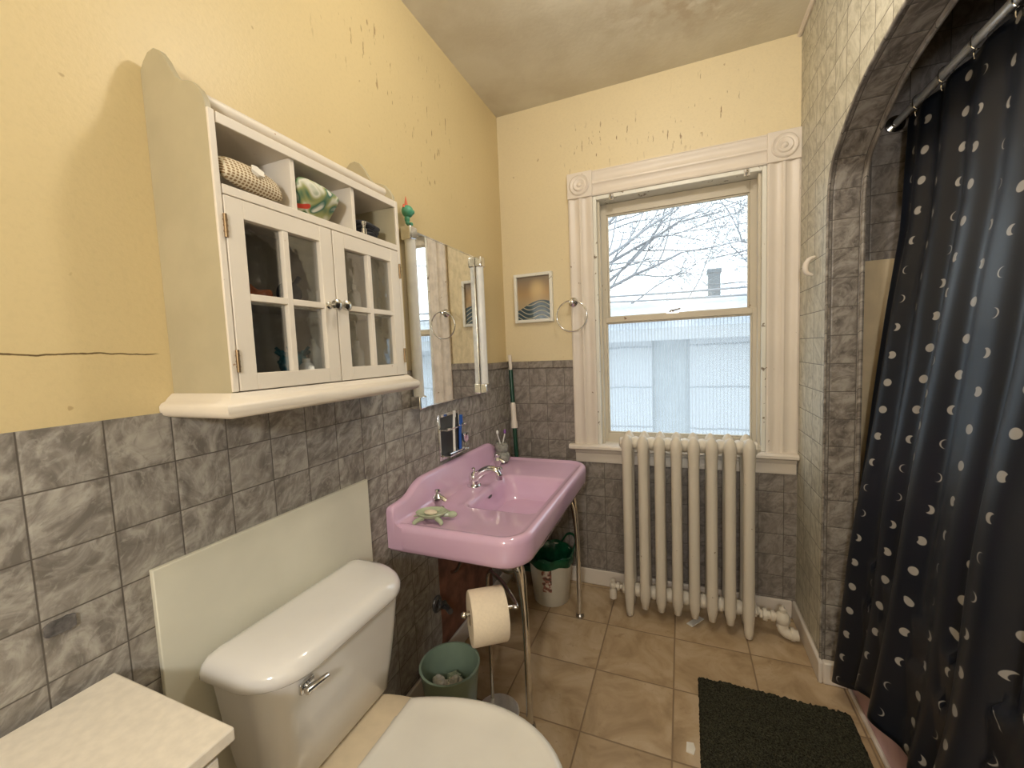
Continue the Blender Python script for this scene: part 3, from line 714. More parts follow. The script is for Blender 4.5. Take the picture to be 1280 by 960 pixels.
fig = obj('toy_figurine', bm, M['figure']); tag(fig, 'small green toy figurine standing on left light bar', 'figurine')
bm = NB(); lathe(bm, [(.007, 0), (.005, .015), (.001, .036), (0, .037)], (.036, 1.354, mz1 + .077), 'Z', 10); lathe(bm, [(.006, 0), (.003, .012), (0, .014)], (.036, 1.339, mz1 + .068), 'Z', 10)
obj('crest', bm, M['redcrest'], fig)['label'] = 'coral red pointed crest'

# ------------------------------------------------------------------ recessed toothbrush holder
hold = thing('recessed_toothbrush_holder', 'chrome recessed wall holder with mirrored back above the sink', 'toothbrush holder', (0, 1.63, REC[2]))
HI = Matrix.Translation((0, -1.63, -REC[2]))
def hp(name, bm, m, **k): o_ = obj(name, bm, m, hold, **k); o_.matrix_parent_inverse = HI; return o_
bm = NB(); y0, y1, z0, z1 = REC; b = .012
box(bm, .005, .012, y0 - .004, y0 + b, z0 - .004, z1 + .004); box(bm, .005, .012, y1 - b, y1 + .004, z0 - .004, z1 + .004); box(bm, .005, .012, y0 + b, y1 - b, z0 - .004, z0 + b); box(bm, .005, .012, y0 + b, y1 - b, z1 - b, z1 + .004)
hp('frame', bm, M['chrome'], bevel=.002)
bm = NB(); box(bm, .0005, .003, y0 + .001, y1 - .001, z0 + .001, z1 - .001); hp('back_plate', bm, M['dark'], smooth=False)
bm = NB(); box(bm, .003, .045, y0 + b, y1 - b, z0 + .13, z0 + .135); hp('rack', bm, M['chrome']); bm = NB(); box(bm, .003, .055, y0 + b, y1 - b, z0 + .014, z0 + .020); tube(bm, [(.055, y0 + b, z0 + .03), (.06, 1.63, z0 + .03), (.055, y1 - b, z0 + .03)], .0035, 8)
hp('shelf', bm, M['chrome']); bm = NB(); box(bm, .03, .048, y0 + b, y1 - b, z0 + .1355, z0 + .137)
for y in (1.56, 1.60, 1.66, 1.70): lathe(bm, [(.010, 0), (.012, .004), (.010, .008)], (.045, y, z0 + .135), 'Z', 12)
hp('brush_cups', bm, M['chrome'])
bm = NB(); tube(bm, [(.045, 1.60, z0 + .022), (.046, 1.602, z0 + .12), (.05, 1.604, z0 + .205)], .006, 8); box(bm, .046, .056, 1.600, 1.609, z0 + .185, z0 + .215)
tag(obj('toothbrush', bm, M['plastic']), 'clear toothbrush standing in the chrome wall holder', 'toothbrush')
bm = NB(); tube(bm, [(.045, 1.655, z0 + .022), (.047, 1.655, z0 + .10), (.052, 1.66, z0 + .185)], .007, 8); box(bm, .048, .060, 1.653, 1.664, z0 + .15, z0 + .188)
tag(obj('toothbrush', bm, M['blue']), 'blue toothbrush standing in the chrome wall holder', 'toothbrush')
bm = NB(); lathe(bm, [(.012, 0), (.018, .002), (.016, .006), (.005, .010), (.004, .03), (.017, .045), (.019, .075), (.018, .075), (.016, .047), (0, .04)], (.052, 1.690, z0 + .0205), 'Z', 20)
tag(obj('rinse_glass', bm, M['chrome']), 'small shiny cup in the chrome wall holder', 'cup')

# adhesive patch left on tiles
bm = NB(); pts = []
for k in range(28):
    a = 2 * pi * k / 28; cxx = abs(cos(a)) ** .5 * (1 if cos(a) > 0 else -1); s_ = abs(sin(a)) ** .5 * (1 if sin(a) > 0 else -1); r = .9 + .15 * random.random(); pts.append((.324 + .021 * cxx * r, .954 + .013 * s_ * r))
prism(bm, pts, 'YZ', tk, tk + .006)
tag(obj('adhesive_patch', bm, M['glue'], wl), 'dark patch of old adhesive where a fixture came off')
del_ = bpy.data.objects['adhesive_patch']
# exposed brown wall under the sink
bm = NB(); pts = [(1.47, .02)] + [(1.475 + .006 * random.random(), z) for z in (.15, .3, .45, .6)] + [(1.50, .665), (2.0, .665)] + [(1.99 + .01 * random.random(), z) for z in (.45, .25)] + [(2.0, .093), (1.47, .093)]
pts = pts[1:]
prism(bm, pts, 'YZ', tk, tk + .003); tag(obj('exposed_plaster', bm, M['rust'], wl, smooth=False), 'exposed brown plaster where tiles are missing')

# ------------------------------------------------------------------ framed picture, towel ring, hooks
pic = thing('framed_picture', 'small white framed sunset seascape on yellow window wall', 'picture', (.195, D, 1.56))
PI_ = Matrix.Translation((-.195, -D, -1.56))
def pp(name, bm, m, **k): o_ = obj(name, bm, m, pic, **k); o_.matrix_parent_inverse = PI_; return o_
bm = NB(); a0, a1, b0, b1, f = .077, .315, 1.563, 1.85, .018
box(bm, a0, a0 + f, D - .025, D - .001, b0, b1); box(bm, a1 - f, a1, D - .025, D - .001, b0, b1); box(bm, a0 + f, a1 - f, D - .025, D - .001, b0, b0 + f); box(bm, a0 + f, a1 - f, D - .025, D - .001, b1 - f, b1)
pp('frame', bm, M['trimw'], bevel=.002)
bm = NB(); box(bm, a0 + f, a1 - f, D - .012, D - .008, b0 + f, b1 - f); pp('print', bm, M['art'], smooth=False, uvf=lambda c, n: ((c.x - a0 - f) / (a1 - a0 - 2 * f), (c.z - b0 - f) / (b1 - b0 - 2 * f)))
tr = thing('towel_ring', 'empty chrome towel ring beside the window casing', 'towel ring', (.436, D - .02, 1.66))
bm = NB(); lathe(bm, [(.026, 0), (.026, .004), (.018, .010), (.010, .014), (.009, .040), (.013, .044), (.014, .052), (.010, .060), (0, .062)], (0, 0, 0), 'Y', 24)
for v in bm.verts: v.co.y = -v.co.y
obj('rosette', bm, M['chrome'], tr)
bm = NB(); pts = [(.086 * sin(a), -.048 - .004 * cos(a), -.080 + .086 * cos(a)) for a in [2 * pi * k / 48 for k in range(49)]]; tube(bm, pts, .0038, 10, caps=False); obj('ring', bm, M['chrome'], tr)
bm = NB(); pts = spline([(W, 2.10, 1.735), (W - .022, 2.10, 1.725), (W - .034, 2.10, 1.70), (W - .030, 2.10, 1.672), (W - .008, 2.10, 1.66)], 6)
tube(bm, pts, [.005 + .006 * sin(pi * i / (len(pts) - 1)) for i in range(len(pts))], 10)
tag(obj('robe_hook', bm, M['trim']), 'small cream crescent hook on tiled right wall', 'hook')

# ------------------------------------------------------------------ broom in the corner
br = thing('broom', 'green handled broom with cream sleeve leaning in the far corner', 'broom', (.10, 2.25, 0))
def lerp(a, b, t): return tuple(p + (q - p) * t for p, q in zip(a, b))
A, B = (.015, -.03, .10), (-.062, .065, 1.375)
bm = NB(); tube(bm, [A, lerp(A, B, .93)], .0125, 12); obj('handle', bm, M['green'], br)
bm = NB(); tube(bm, [lerp(A, B, .93), B], .0105, 12); obj('handle_tip', bm, M['trim'], br)
bm = NB(); tube(bm, [lerp(A, B, .655), lerp(A, B, .67), lerp(A, B, .70), lerp(A, B, .765), lerp(A, B, .775)], [.021, .021, .016, .0165, .014], 14); obj('sleeve', bm, M['trim'], br)
bm = NB(); box(bm, -.06, .09, -.05, -.01, .085, .125); obj('broom_head', bm, M['green'], br, bevel=.008)
bm = NB(); 
for k in range(60):
    x = -.055 + .14 * (k % 20) / 19; y = -.043 + .013 * (k // 20); tube(bm, [(x, y, .09), (x * 1.15 - .002, y * 1.1, .001)], .0018, 5)
o = obj('bristles', bm, M['card'], br); o['kind'] = 'stuff'

# ------------------------------------------------------------------ pink sink
RZ = .785
sk = thing('sink', 'pink rectangular wall mounted sink with stepped backsplash on chrome legs', 'sink', (0, 1.67, .68))
SI = Matrix.Translation((0, -1.67, -.68))
def sp(name, bm, m, parent=None, **k):
    o_ = obj(name, bm, m, parent or sk, **k)
    if parent is None: o_.matrix_parent_inverse = SI
    return o_
sx0, sx1, sy0, sy1 = .008, .537, 1.162, 2.178
bm = NB(); r = [.105, .012, .012, .105]
def rr(i, z, rd=0, rb=None): return rrect(sx0 + (i if rb is None else rb), sx1 - i, sy0 + i, sy1 - i, [max(.004, q - i * .9) for q in r], z, 12)
bx0, bx1, by0, by1 = .178, .496, 1.42, 1.862
def bowl(i, z, rad): return rrect(bx0 + i, bx1 - i, by0 + i, by1 - i, rad, z, 12)
rings = [rr(.10, .662, rb=.06), rr(.03, .675, rb=.0), rr(.018, .684, rb=0), rr(.006, .693, rb=0), rr(0.002, .71, rb=0), rr(0, .765, rb=0), rr(.002, .777, rb=0), rr(.007, .785, rb=0), rr(.014, .789, rb=.0), rr(.024, .789, rb=.006), rr(.031, .786, rb=.01), rr(.037, .782, rb=.015), rr(.05, .780, rb=.03)]
rings += [bowl(-.012, .780, .06), bowl(-.004, .778, .055), bowl(.004, .770, .05), bowl(.012, .74, .055), bowl(.022, .70, .06), bowl(.035, .668, .07), bowl(.06, .652, .08), bowl(.10, .646, .05), bowl(.135, .645, .015)]
loft(bm, rings)
sp('basin', bm, M['pink'], angle=60)
# under-bowl bulge
bm = NB(); loft(bm, [rrect(bx0 - .01, bx1 + .01, by0 - .01, by1 + .01, .07, .672, 8), rrect(bx0 + .01, bx1 - .01, by0 + .01, by1 - .01, .07, .62, 8), rrect(bx0 + .07, bx1 - .07, by0 + .07, by1 - .07, .06, .595, 8)]); sp('bowl_underside', bm, M['pink'])
# backsplash
h_ = [(1.0, .745), (1.0, .832), (.992, .845), (.97, .850), (.88, .853), (.82, .857), (.77, .866), (.72, .882), (.67, .894), (.62, .901), (.56, .903), (0, .903)]
yc, yh = 1.67, .508
bp = [(yc - a * yh, z) for a, z in h_] + [(yc + a * yh, z) for a, z in h_[-2::-1]]
bm = NB()
n = len(bp)
low = [(y, .745) for y, z in bp]
for (ya, za), (yb, zb) in zip(bp, bp[1:]):
    if abs(ya - yb) < 1e-6: continue
# loft along the outline: back, front with rounded top
prof_rows = []
for y, z in bp:
    prof_rows.append([(sx0, y, .70), (sx0, y, z), (sx0 + .006, y, z + .004), (.026, y, z + .004), (.034, y, z), (.039, y, z - .010), (.042, y, min(z - .02, .80)), (.052, y, min(z - .02, .787)), (.07, y, min(z - .02, .779)), (.07, y, .70)])
loft(bm, prof_rows)
sp('backsplash', bm, M['pink'], angle=50)
bm = NB(); lathe(bm, [(.010, 0), (.012, .002), (.008, .004)], (0, 0, 0), 'X', 20)
for v in bm.verts: v.co = Vector((.191 + v.co.x, 1.645 + v.co.y * 1.6, .742 + v.co.z * .55))
o = sp('overflow_hole', bm, M['dark'])
bm = NB(); lathe(bm, [(.028, .6455), (.026, .649), (.014, .648), (0, .646)], (.33, 1.645, 0), 'Z', 24); sp('drain', bm, M['chrome'])
# faucet: spout and two taps
fx, fy = .105, 1.66; dz = .780
bm = NB(); lathe(bm, [(.032, dz), (.031, dz + .006), (.024, dz + .012), (.023, dz + .03), (.025, dz + .045), (.020, dz + .058), (.010, dz + .064), (.006, dz + .068), (.009, dz + .076), (.009, dz + .083), (0, dz + .088)], (fx, fy, 0), 'Z', 24)
f = sp('faucet', bm, M['chrome'])
bm = NB(); pts = spline([(fx + .002, fy, dz + .030), (fx + .040, fy, dz + .064), (fx + .080, fy, dz + .083), (fx + .112, fy, dz + .080), (fx + .130, fy, dz + .058)], 6)
tube(bm, pts, [.023 - .010 * i / (len(pts) - 1) for i in range(len(pts))], 14); lathe(bm, [(.014, dz + .040), (.015, dz + .060)], (fx + .131, fy, 0), 'Z', 16); obj('spout', bm, M['chrome'], f)
for yy in (1.36, 1.94):
    bm = NB(); X = .100
    lathe(bm, [(.025, dz), (.024, dz + .007), (.015, dz + .013), (.014, dz + .024), (.021, dz + .034), (.022, dz + .050), (.015, dz + .058), (.009, dz + .064), (.012, dz + .072), (.010, dz + .080), (0, dz + .083)], (X, yy, 0), 'Z', 20)
    t_ = sp('tap', bm, M['chrome'])
    bm = NB(); tube(bm, [(X, yy, dz + .052), (X + .022, yy, dz + .048), (X + .040, yy, dz + .038)], [.013, .010, .008], 10, flat=.8); obj('lever_handle', bm, M['chrome'], t_)
# chrome legs
for (lx, ly, sgn) in ((.471, 1.325, 1), (.50, 2.014, 1)):
    bm = NB(); pts = spline([(lx - .075, ly, .672), (lx - .045, ly, .655), (lx - .018, ly, .60), (lx - .008, ly, .52), (lx - .002, ly, .40), (lx, ly, .22), (lx, ly, .022)], 6)
    n = len(pts); tube(bm, pts, [.032 - .019 * min(1, i / (n * .55)) for i in range(n)], 14)
    L_ = sp('leg', bm, M['chrome'])
    bm = NB(); lathe(bm, [(.014, 0), (.022, .004), (.020, .014), (.012, .022), (.012, .03)], (lx, ly, 0), 'Z', 18); obj('foot', bm, M['chromed'], L_)
    bm = NB(); tube(bm, spline([(lx - .01, ly - .012, .665), (lx - .004, ly - .008, .60), (lx - .004, ly - .004, .50)], 5), .008, 8); tube(bm, spline([(lx - .04, ly + .015, .672), (lx - .015, ly + .012, .62), (lx - .006, ly + .006, .52)], 5), .008, 8); obj('brace', bm, M['chrome'], L_)
# drain trap and supply valve
bm = NB(); pts = spline([(.33, 1.645, .60), (.33, 1.645, .48), (.31, 1.64, .43), (.27, 1.635, .415), (.235, 1.63, .44), (.225, 1.63, .50), (.20, 1.63, .53), (.12, 1.63, .53), (tk + .004, 1.63, .53)], 6); tube(bm, pts, .019, 14)
lathe(bm, [(.026, .575), (.026, .60)], (.33, 1.645, 0), 'Z', 18); tr_ = sp('drain_trap', bm, M['chromed'])
for yy in (1.56, 1.76):
    bm = NB(); tube(bm, spline([(.10, yy, .68), (.10, yy, .56), (.08, yy, .48), (.05, yy, .42), (.02, yy, .40)], 5), .008, 8); sp('supply_pipe', bm, M['chromed'])
bm = NB(); tube(bm, [(tk, 1.46, .30), (.05, 1.46, .30), (.085, 1.43, .305)], .012, 10); lathe(bm, [(.024, 0), (.026, .005), (.006, .008)], (tk, 1.46, .30), 'X', 16); tube(bm, [(.05, 1.46, .30), (.052, 1.44, .335), (.052, 1.40, .345)], .009, 8)
pts = [(.052 + .0, 1.385 + .026 * cos(a), .36 + .03 * sin(a)) for a in [2 * pi * k / 20 for k in range(21)]]; tube(bm, pts, .006, 8, caps=False)
tag(obj('shutoff_valve', bm, M['dark']), 'dark oval handled shutoff valve low on tiled wall behind toilet', 'valve')

# soap dish turtle
td = thing('turtle_soap_dish', 'pale green turtle shaped soap dish on near corner of sink', 'soap dish', (.135, 1.262, .780), rz=radians(15))
bm = NB(); lathe(bm, [(.03, .012), (.044, .020), (.052, .032), (.050, .034), (.042, .026), (.02, .019), (0, .018)], (0, 0, 0), 'Z', 32, sx=1.15, sy=.9)
obj('shell_dish', bm, M['sagein'], td)
bm = NB(); ball(bm, (.076, .005, .020), .015, (1.3, .9, .8)); tube(bm, [(.045, 0, .020), (.072, .004, .020)], .009, 8); obj('head', bm, M['sagein'], td)
for (a, b_) in ((.036, .036), (.036, -.036), (-.036, .036), (-.036, -.036)):
    bm = NB(); tube(bm, spline([(a * .7, b_ * .7, .018), (a * 1.25, b_ * 1.2, .013), (a * 1.5, b_ * 1.45, .004)], 4), [.010, .010, .009, .009, .009, .008, .008, .007, .005][:9], 8); obj('leg', bm, M['sagein'], td)
bm = NB(); tube(bm, [(-.05, 0, .018), (-.070, 0, .012)], [.007, .002], 8); obj('tail', bm, M['sagein'], td)
bm = NB(); ball(bm, (-.004, 0, .029), .022, (1.2, .8, .38)); tag(obj('soap_bar', bm, M['tp'], loc=(.135, 1.262, .780)), 'worn cream soap bar lying in the turtle dish', 'soap')
# stone toothbrush cup
cup = thing('toothbrush_cup', 'grey stone frog shaped toothbrush cup at far corner of sink', 'cup', (.075, 2.055, .7885))
bm = NB(); lathe(bm, [(.030, 0), (.040, .006), (.045, .026), (.041, .046), (.030, .055), (.034, .064), (.038, .080), (.034, .098), (.024, .106), (.018, .104), (.016, .07), (0, .07)], (0, 0, 0), 'Z', 28)
ball(bm, (.018, -.022, .104), .010); ball(bm, (-.012, -.026, .104), .010)
obj('cup_body', bm, M['stone'], cup)
bm = NB(); tube(bm, [(.031, -.006, .028), (.044, -.002, .036)], .007, 8); obj('arm', bm, M['stone'], cup); bm = NB(); tube(bm, [(-.02, -.036, .03), (.01, -.045, .036)], .008, 8); obj('arm', bm, M['stone'], cup)
for (dx, dy, m, lb) in ((-.014, -.018, 'plastic', 'white toothbrush leaning left in the grey stone cup'), (.018, .012, 'purple', 'purple bristled toothbrush leaning right in the grey stone cup')):
    bm = NB(); c0 = Vector((.075, 2.055, .862)); d = Vector((dx, dy, .085)); tube(bm, [c0, c0 + d * .5, c0 + d], .0035, 8); e = c0 + d
    o = obj('toothbrush', bm, M['plastic']); tag(o, lb, 'toothbrush')
    bm = NB(); ball(bm, e + Vector((0, 0, .008)), .0075, (1, 1, 1.7)); obj('brush_head', bm, M[m], o)

# ------------------------------------------------------------------ toilet
to = thing('toilet', 'white porcelain toilet with closed lid and domed tank', 'toilet', (.4, .735, 0))
TI = Matrix.Translation((-.4, -.735, 0))
def tp_(name, bm, m, parent=None, **k):
    o_ = obj(name, bm, m, parent or to, **k)
    if parent is None: o_.matrix_parent_inverse = TI
    return o_
def tank_ring(i, z, r=.05, bow=.0):
    R_ = rrect(.048 + i * .4, .230 - i, .520 + i, .962 - i, [r, .015, .015, r], z, 10)
    return [(x + (bow * (1 - ((y - .735) / .23) ** 2) if x > .15 else 0), y, zz) for x, y, zz in R_]
bm = NB(); loft(bm, [tank_ring(.055, .4145, .05), tank_ring(.04, .420, .05), tank_ring(.032, .43, .05), tank_ring(.02, .52, .055, .006), tank_ring(.008, .62, .06, .010), tank_ring(.0, .70, .065, .012), tank_ring(.0, .7203, .065, .012)])
tank = tp_('tank', bm, M['porc'], angle=60)
def lid_ring(i, z, r=.105):
    R_ = rrect(.036 + i * .5, .252 - i, .500 + i, .980 - i, [r, .02, .02, r], z, 12)
    return [(x + (.014 * (1 - ((y - .735) / .25) ** 2) if x > .15 else 0), y, zz) for x, y, zz in R_]
bm = NB(); loft(bm, [lid_ring(.014, .7205), lid_ring(.004, .7215), lid_ring(.0, .727), lid_ring(.001, .740), lid_ring(.006, .753), lid_ring(.016, .764), lid_ring(.034, .771), lid_ring(.065, .774, .06), lid_ring(.10, .775, .02)])
tp_('tank_lid', bm, M['porc'], angle=70)
bm = NB(); lathe(bm, [(.012, 0), (.013, .004), (.007, .008), (.006, .016)], (.236, .600, .690), 'X', 16)
pts = [(.256, .585, .690), (.260, .61, .690), (.262, .640, .688)]; tube(bm, pts, [.010, .009, .007], 10, flat=.8); box(bm, .238, .246, .582, .618, .679, .702)
obj('flush_lever', bm, M['chrome'], tank, bevel=.002)
# bowl with deck
def egg(x0, x1, hw, z, n=48, back=.0):
    out = []
    for k in range(n):
        a = 2 * pi * k / n; cxm = x0 + (x1 - x0) * .52; X = cxm + ((x1 - cxm) if cos(a) > 0 else (cxm - x0)) * (abs(cos(a)) ** (1 if cos(a) > 0 else .62)) * (1 if cos(a) > 0 else -1)
        out.append((X, .735 + hw * sin(a) * (1 if cos(a) > 0 else (abs(sin(a)) ** -.25 if abs(sin(a)) > .5 else 1)), z))
    return out
bm = NB(); loft(bm, [egg(.20, .60, .105, 0), egg(.20, .60, .105, .02), egg(.21, .58, .085, .08), egg(.20, .60, .085, .16), egg(.16, .68, .12, .26), egg(.10, .73, .165, .35), egg(.08, .745, .18, .395), egg(.08, .745, .18, .410), egg(.10, .73, .165, .414)]); tp_('bowl', bm, M['porcd'], angle=60)
def seat_ring(i, z, x0=.300):
    out = []; hw = .192 - i; xc = .53
    back = .133 - i * .6
    P = []
    for k in range(13): P.append((x0 + i, .735 - back + 2 * back * k / 12))          # straight back edge
    for k in range(1, 10):                                                      # flare to the widest place
        t = k / 10; P.append((x0 + i + (xc - x0 - i) * t, .735 + back + (hw - back) * sin(pi / 2 * t) ** .9))
    for k in range(0, 25):
        a = pi / 2 - pi * k / 24; P.append((xc + (.245 - i) * cos(a), .735 + hw * sin(a)))
    for k in range(9, 0, -1):
        t = k / 10; P.append((x0 + i + (xc - x0 - i) * t, .735 - back - (hw - back) * sin(pi / 2 * t) ** .9))
    return [(x, y, z) for x, y in P]
bm = NB(); loft(bm, [seat_ring(.008, 0.4150), seat_ring(.002, 0.4180), seat_ring(.002, 0.4320), seat_ring(.008, 0.4360)]); tp_('seat', bm, M['seat'], angle=50)
bm = NB(); loft(bm, [seat_ring(.006, 0.4365), seat_ring(0, 0.4400), seat_ring(0, 0.4500), seat_ring(.004, 0.4560), seat_ring(.012, 0.4590), seat_ring(.026, 0.4595), seat_ring(.030, 0.4575), seat_ring(.08, 0.4578), seat_ring(.12, 0.4578)]); tp_('seat_lid', bm, M['seat'], angle=50)
for yy in (.66, .81):
    bm = NB(); box(bm, .285, .301, yy - .014, yy + .014, .414, .438); tp_('hinge', bm, M['seat'], bevel=.006)

# board behind the toilet
bm = NB(); box(bm, 0, .013, .455, 1.068, .10, .985)
o = tag(obj('backing_board', bm, M['board'], loc=(tk + .001, 0, 0), bevel=.002), 'pale green painted board fixed to tiles behind the toilet', 'board')
# near cabinet
nc = thing('bathroom_cabinet', 'low white laminate cabinet left of the toilet', 'cabinet', (.18, .1, 0))
NI = Matrix.Translation((-.18, -.1, 0))
def np_(name, bm, m, **k): o_ = obj(name, bm, m, nc, **k); o_.matrix_parent_inverse = NI; return o_
bm = NB(); box(bm, .022, .355, -.34, .381, .808, .830); np_('top', bm, M['white'], bevel=.003)
bm = NB(); box(bm, .022, .334, -.32, .362, .05, .807); box(bm, .03, .31, -.31, .35, 0, .05); np_('body', bm, M['white'], bevel=.002)
for y0, y1 in ((-.315, .018), (.024, .357)):
    bm = NB(); box(bm, .335, .350, y0, y1, .06, .800); d = np_('door', bm, M['white'], bevel=.002)
    bm = NB(); lathe(bm, [(.006, 0), (.006, .012), (.013, .018), (.012, .026), (0, .028)], (.35, .0 if y0 < 0 else .045, .62), 'X', 16); obj('knob', bm, M['knob'], d)

# ------------------------------------------------------------------ bins, paper stand
def bin_shell(bm, c, r0, r1, h, t=.004, sy=1.):
    lathe(bm, [(0, .004), (r0 - .004, 0), (r0, .004), (r1, h - .006), (r1 + .004, h - .004), (r1 + .004, h), (r1 - t, h), (r1 - t - .002, h - .01), (r0 - t, .008), (0, .008)], c, 'Z', 40, sy=sy)
wbn = thing('waste_basket', 'round sage green waste basket with crumpled tissues by the toilet', 'waste basket', (.195, 1.235, 0))
bm = NB(); bin_shell(bm, (0, 0, 0), .082, .108, .252); obj('basket', bm, M['sage'], wbn)
rnd = random.Random(4)
def crumple(c, r, m, lb, name='crumpled_tissue'):
    bm = bmesh.new(); bmesh.ops.create_icosphere(bm, subdivisions=3, radius=r)
    for v in bm.verts:
        v.co *= .72 + .45 * rnd.random() * (.6 + .4 * sin(v.co.x * 200) * cos(v.co.y * 170)); v.co += Vector(c)
    o_ = obj(name, bm, m, smooth=False); tag(o_, lb, 'tissue', 'crumpled tissues in the waste basket'); return o_
crumple((.158, 1.222, .160), .032, M['tissue'], 'largest crumpled cream tissue in the green waste basket')
crumple((.130, 1.250, .150), .024, M['tissue'], 'small crumpled cream tissue against the left side of the green basket')
crumple((.205, 1.255, .150), .034, M['binw'], 'greyish crumpled tissue in middle of the green basket')
crumple((.185, 1.275, .15), .03, M['sagein'], 'crumpled pale wrapper at back of the green basket')
crumple((.245, 1.250, .140), .022, M['black'], 'dark scrap at far side of the green basket')
wb2 = thing('trash_can', 'white trash can lined with green bag under the sink', 'trash can', (.31, 2.135, 0))
bm = NB(); bin_shell(bm, (0, 0, 0), .098, .122, .265); obj('can', bm, M['binw'], wb2)
bm = NB(); rings = []
for (r, z) in ((.128, .225), (.131, .262), (.129, .272), (.122, .274), (.112, .262), (.106, .20), (.10, .10), (.05, .06), (.005, .055)):
    rings.append([((r + .003 * sin(9 * a) + .002 * sin(17 * a + z * 60)) * cos(a), (r + .003 * sin(9 * a)) * sin(a), z + (.008 * sin(5 * a) if r > .125 else .006 * sin(7 * a))) for a in [2 * pi * k / 48 for k in range(48)]])
loft(bm, rings, cap0=False)
o = obj('bag_liner', bm, M['greenbag'], wb2); o['label'] = 'green plastic bag liner'
bm = NB(); tube(bm, spline([(.118, .04, .268), (.13, .07, .31), (.11, .10, .335), (.07, .11, .33), (.03, .118, .27)], 6), .007, 8, flat=.5); obj('bag_handle', bm, M['greenbag'], wb2)
def label_m():
    t = NT('bin_label_print'); v = t.obj(); c = t.ramp(t.noise(v, 45, 3), [(.4, (.10, .07, .05)), (.5, (.35, .12, .08)), (.6, (.66, .60, .48))]); t.bsdf(c, .5); return t.m
bm = NB(); rings = []
for z in (.09, .225):
    q = .082 + .0265 * z / .252 + .0165
    rings.append([((.098 + .024 * z / .265 + .0012 + e) * cos(radians(a)), (.098 + .024 * z / .265 + .0012 + e) * sin(radians(a)), z) for e, seq in ((0, range(-98, -70, 3)), (.001, range(-71, -99, -3))) for a in seq])
loft(bm, rings); obj('sticker', bm, label_m(), wb2)
ts = thing('toilet_paper_stand', 'chrome toilet paper stand with round base beside the toilet', 'paper stand', (.33, 1.345, 0))
bm = NB(); lathe(bm, [(.0, 0), (.082, 0), (.084, .004), (.080, .009), (.074, .007), (.0, .007)], (0, 0, 0), 'Z', 36); obj('base', bm, M['rod'], ts)
RC = Vector((.412, 1.135, .560)); AXD = Vector((.80, .60, -.02)).normalized()
loc = Vector((.33, 1.345, 0)); e0 = RC - AXD * .075 - loc; e1 = RC + AXD * .085 - loc
bm = NB(); tube(bm, spline([(-.045, .05, .005), (-.045, .05, .30), (-.042, .045, .50), (-.01, .01, .565)], 6) + spline([(-.01, .01, .565), (.08, -.07, .575), e1 + Vector((.01, .01, .0)), e1], 6)[1:], .007, 12); obj('pole', bm, M['chromed'], ts)
bm = NB(); tube(bm, [e1, e0], .006, 12); ball(bm, e0, .0105); obj('arm', bm, M['knob'], ts)
bm = NB(); q = Vector((0, 0, 1)).rotation_difference(AXD)
R0, R1, hL = .021, .083, .057
lathe(bm, [(R0 + .002, -hL), (R1 - .003, -hL), (R1, -hL + .004), (R1, hL - .004), (R1 - .003, hL), (R0 + .002, hL), (R0 + .002, -hL)], (0, 0, 0), 'Z', 48, False, False)
roll = obj('toilet_roll', bm, M['tp'], loc=RC + Vector((0, 0, -.014))); roll.rotation_mode = 'QUATERNION'; roll.rotation_quaternion = q
tag(roll, 'thick cream toilet paper roll on the stand', 'toilet paper')
bm = NB(); lathe(bm, [(R0, -hL), (R0 + .002, -hL), (R0 + .002, hL), (R0, hL), (R0, -hL)], (0, 0, 0), 'Z', 32, False, False); obj('cardboard_core', bm, M['card'], roll)
bm = NB(); 

bm.free()

# ------------------------------------------------------------------ radiator
ra = thing('radiator', 'cream painted cast iron column radiator under the window', 'radiator', (1.0, 2.16, 0))
def section(x, foot):
    bm = NB(); yf, yb, zt, zb = -.055, .055, .905, .115
    for y, s_ in ((yf, -1), (yb, 1)):
        zend = .005 if foot else .055
        prof = [(.006, zend), (.014, zend + .004), (.017, zend + .03), (.021, .10), (.023, .14), (.0215, .25), (.021, .80), (.023, .87), (.024, .905), (.021, .93), (.012, .948), (.004, .955), (0, .956)]
        lathe(bm, prof, (x, y, 0), 'Z', 16, sx=1.16, sy=1.3)
    # webs joining the two columns, top and bottom
    for z in (zt, zb):
        rings = []
        for k in range(9):
            t = k / 8; y = yf + (yb - yf) * t; hh = .034 - .006 * sin(pi * t)
            rings.append([(x + .021 * cos(a), y, z + hh * sin(a)) for a in [2 * pi * j / 16 for j in range(16)]])
        loft(bm, rings)
    return bm
xs = [-.257 + .0771 * k for k in range(8)]
for i, x in enumerate(xs): obj('section', section(x, i in (0, 7)), M['rad'], ra, angle=60)
bm = NB()
for z in (.902, .118):
    bm = NB(); tube(bm, [(xs[0], 0, z), (xs[-1], 0, z)], .020, 12)
    for a, b in zip(xs, xs[1:]): lathe(bm, [(.026, a + .015), (.033, a + .030), (.035, (a + b) / 2), (.033, b - .030), (.026, b - .015)], (0, 0, z), 'X', 18)
    lathe(bm, [(.030, xs[-1] + .02), (.030, xs[-1] + .038), (.020, xs[-1] + .042), (.018, xs[-1] + .052), (0, xs[-1] + .053)], (0, 0, z), 'X', 8)
    lathe(bm, [(0, xs[0] - .045), (.020, xs[0] - .043), (.028, xs[0] - .038), (.030, xs[0] - .02)], (0, 0, z), 'X', 8)
    obj('hub_row', bm, M['rad'], ra)
bm = NB(); z = .105
x0 = xs[-1] + .05
lathe(bm, [(.020, x0), (.020, x0 + .012), (.028, x0 + .014), (.030, x0 + .030), (.020, x0 + .032), (.020, x0 + .045), (.026, x0 + .047), (.026, x0 + .062), (.018, x0 + .064), (.018, x0 + .10)], (0, 0, z), 'X', 10)
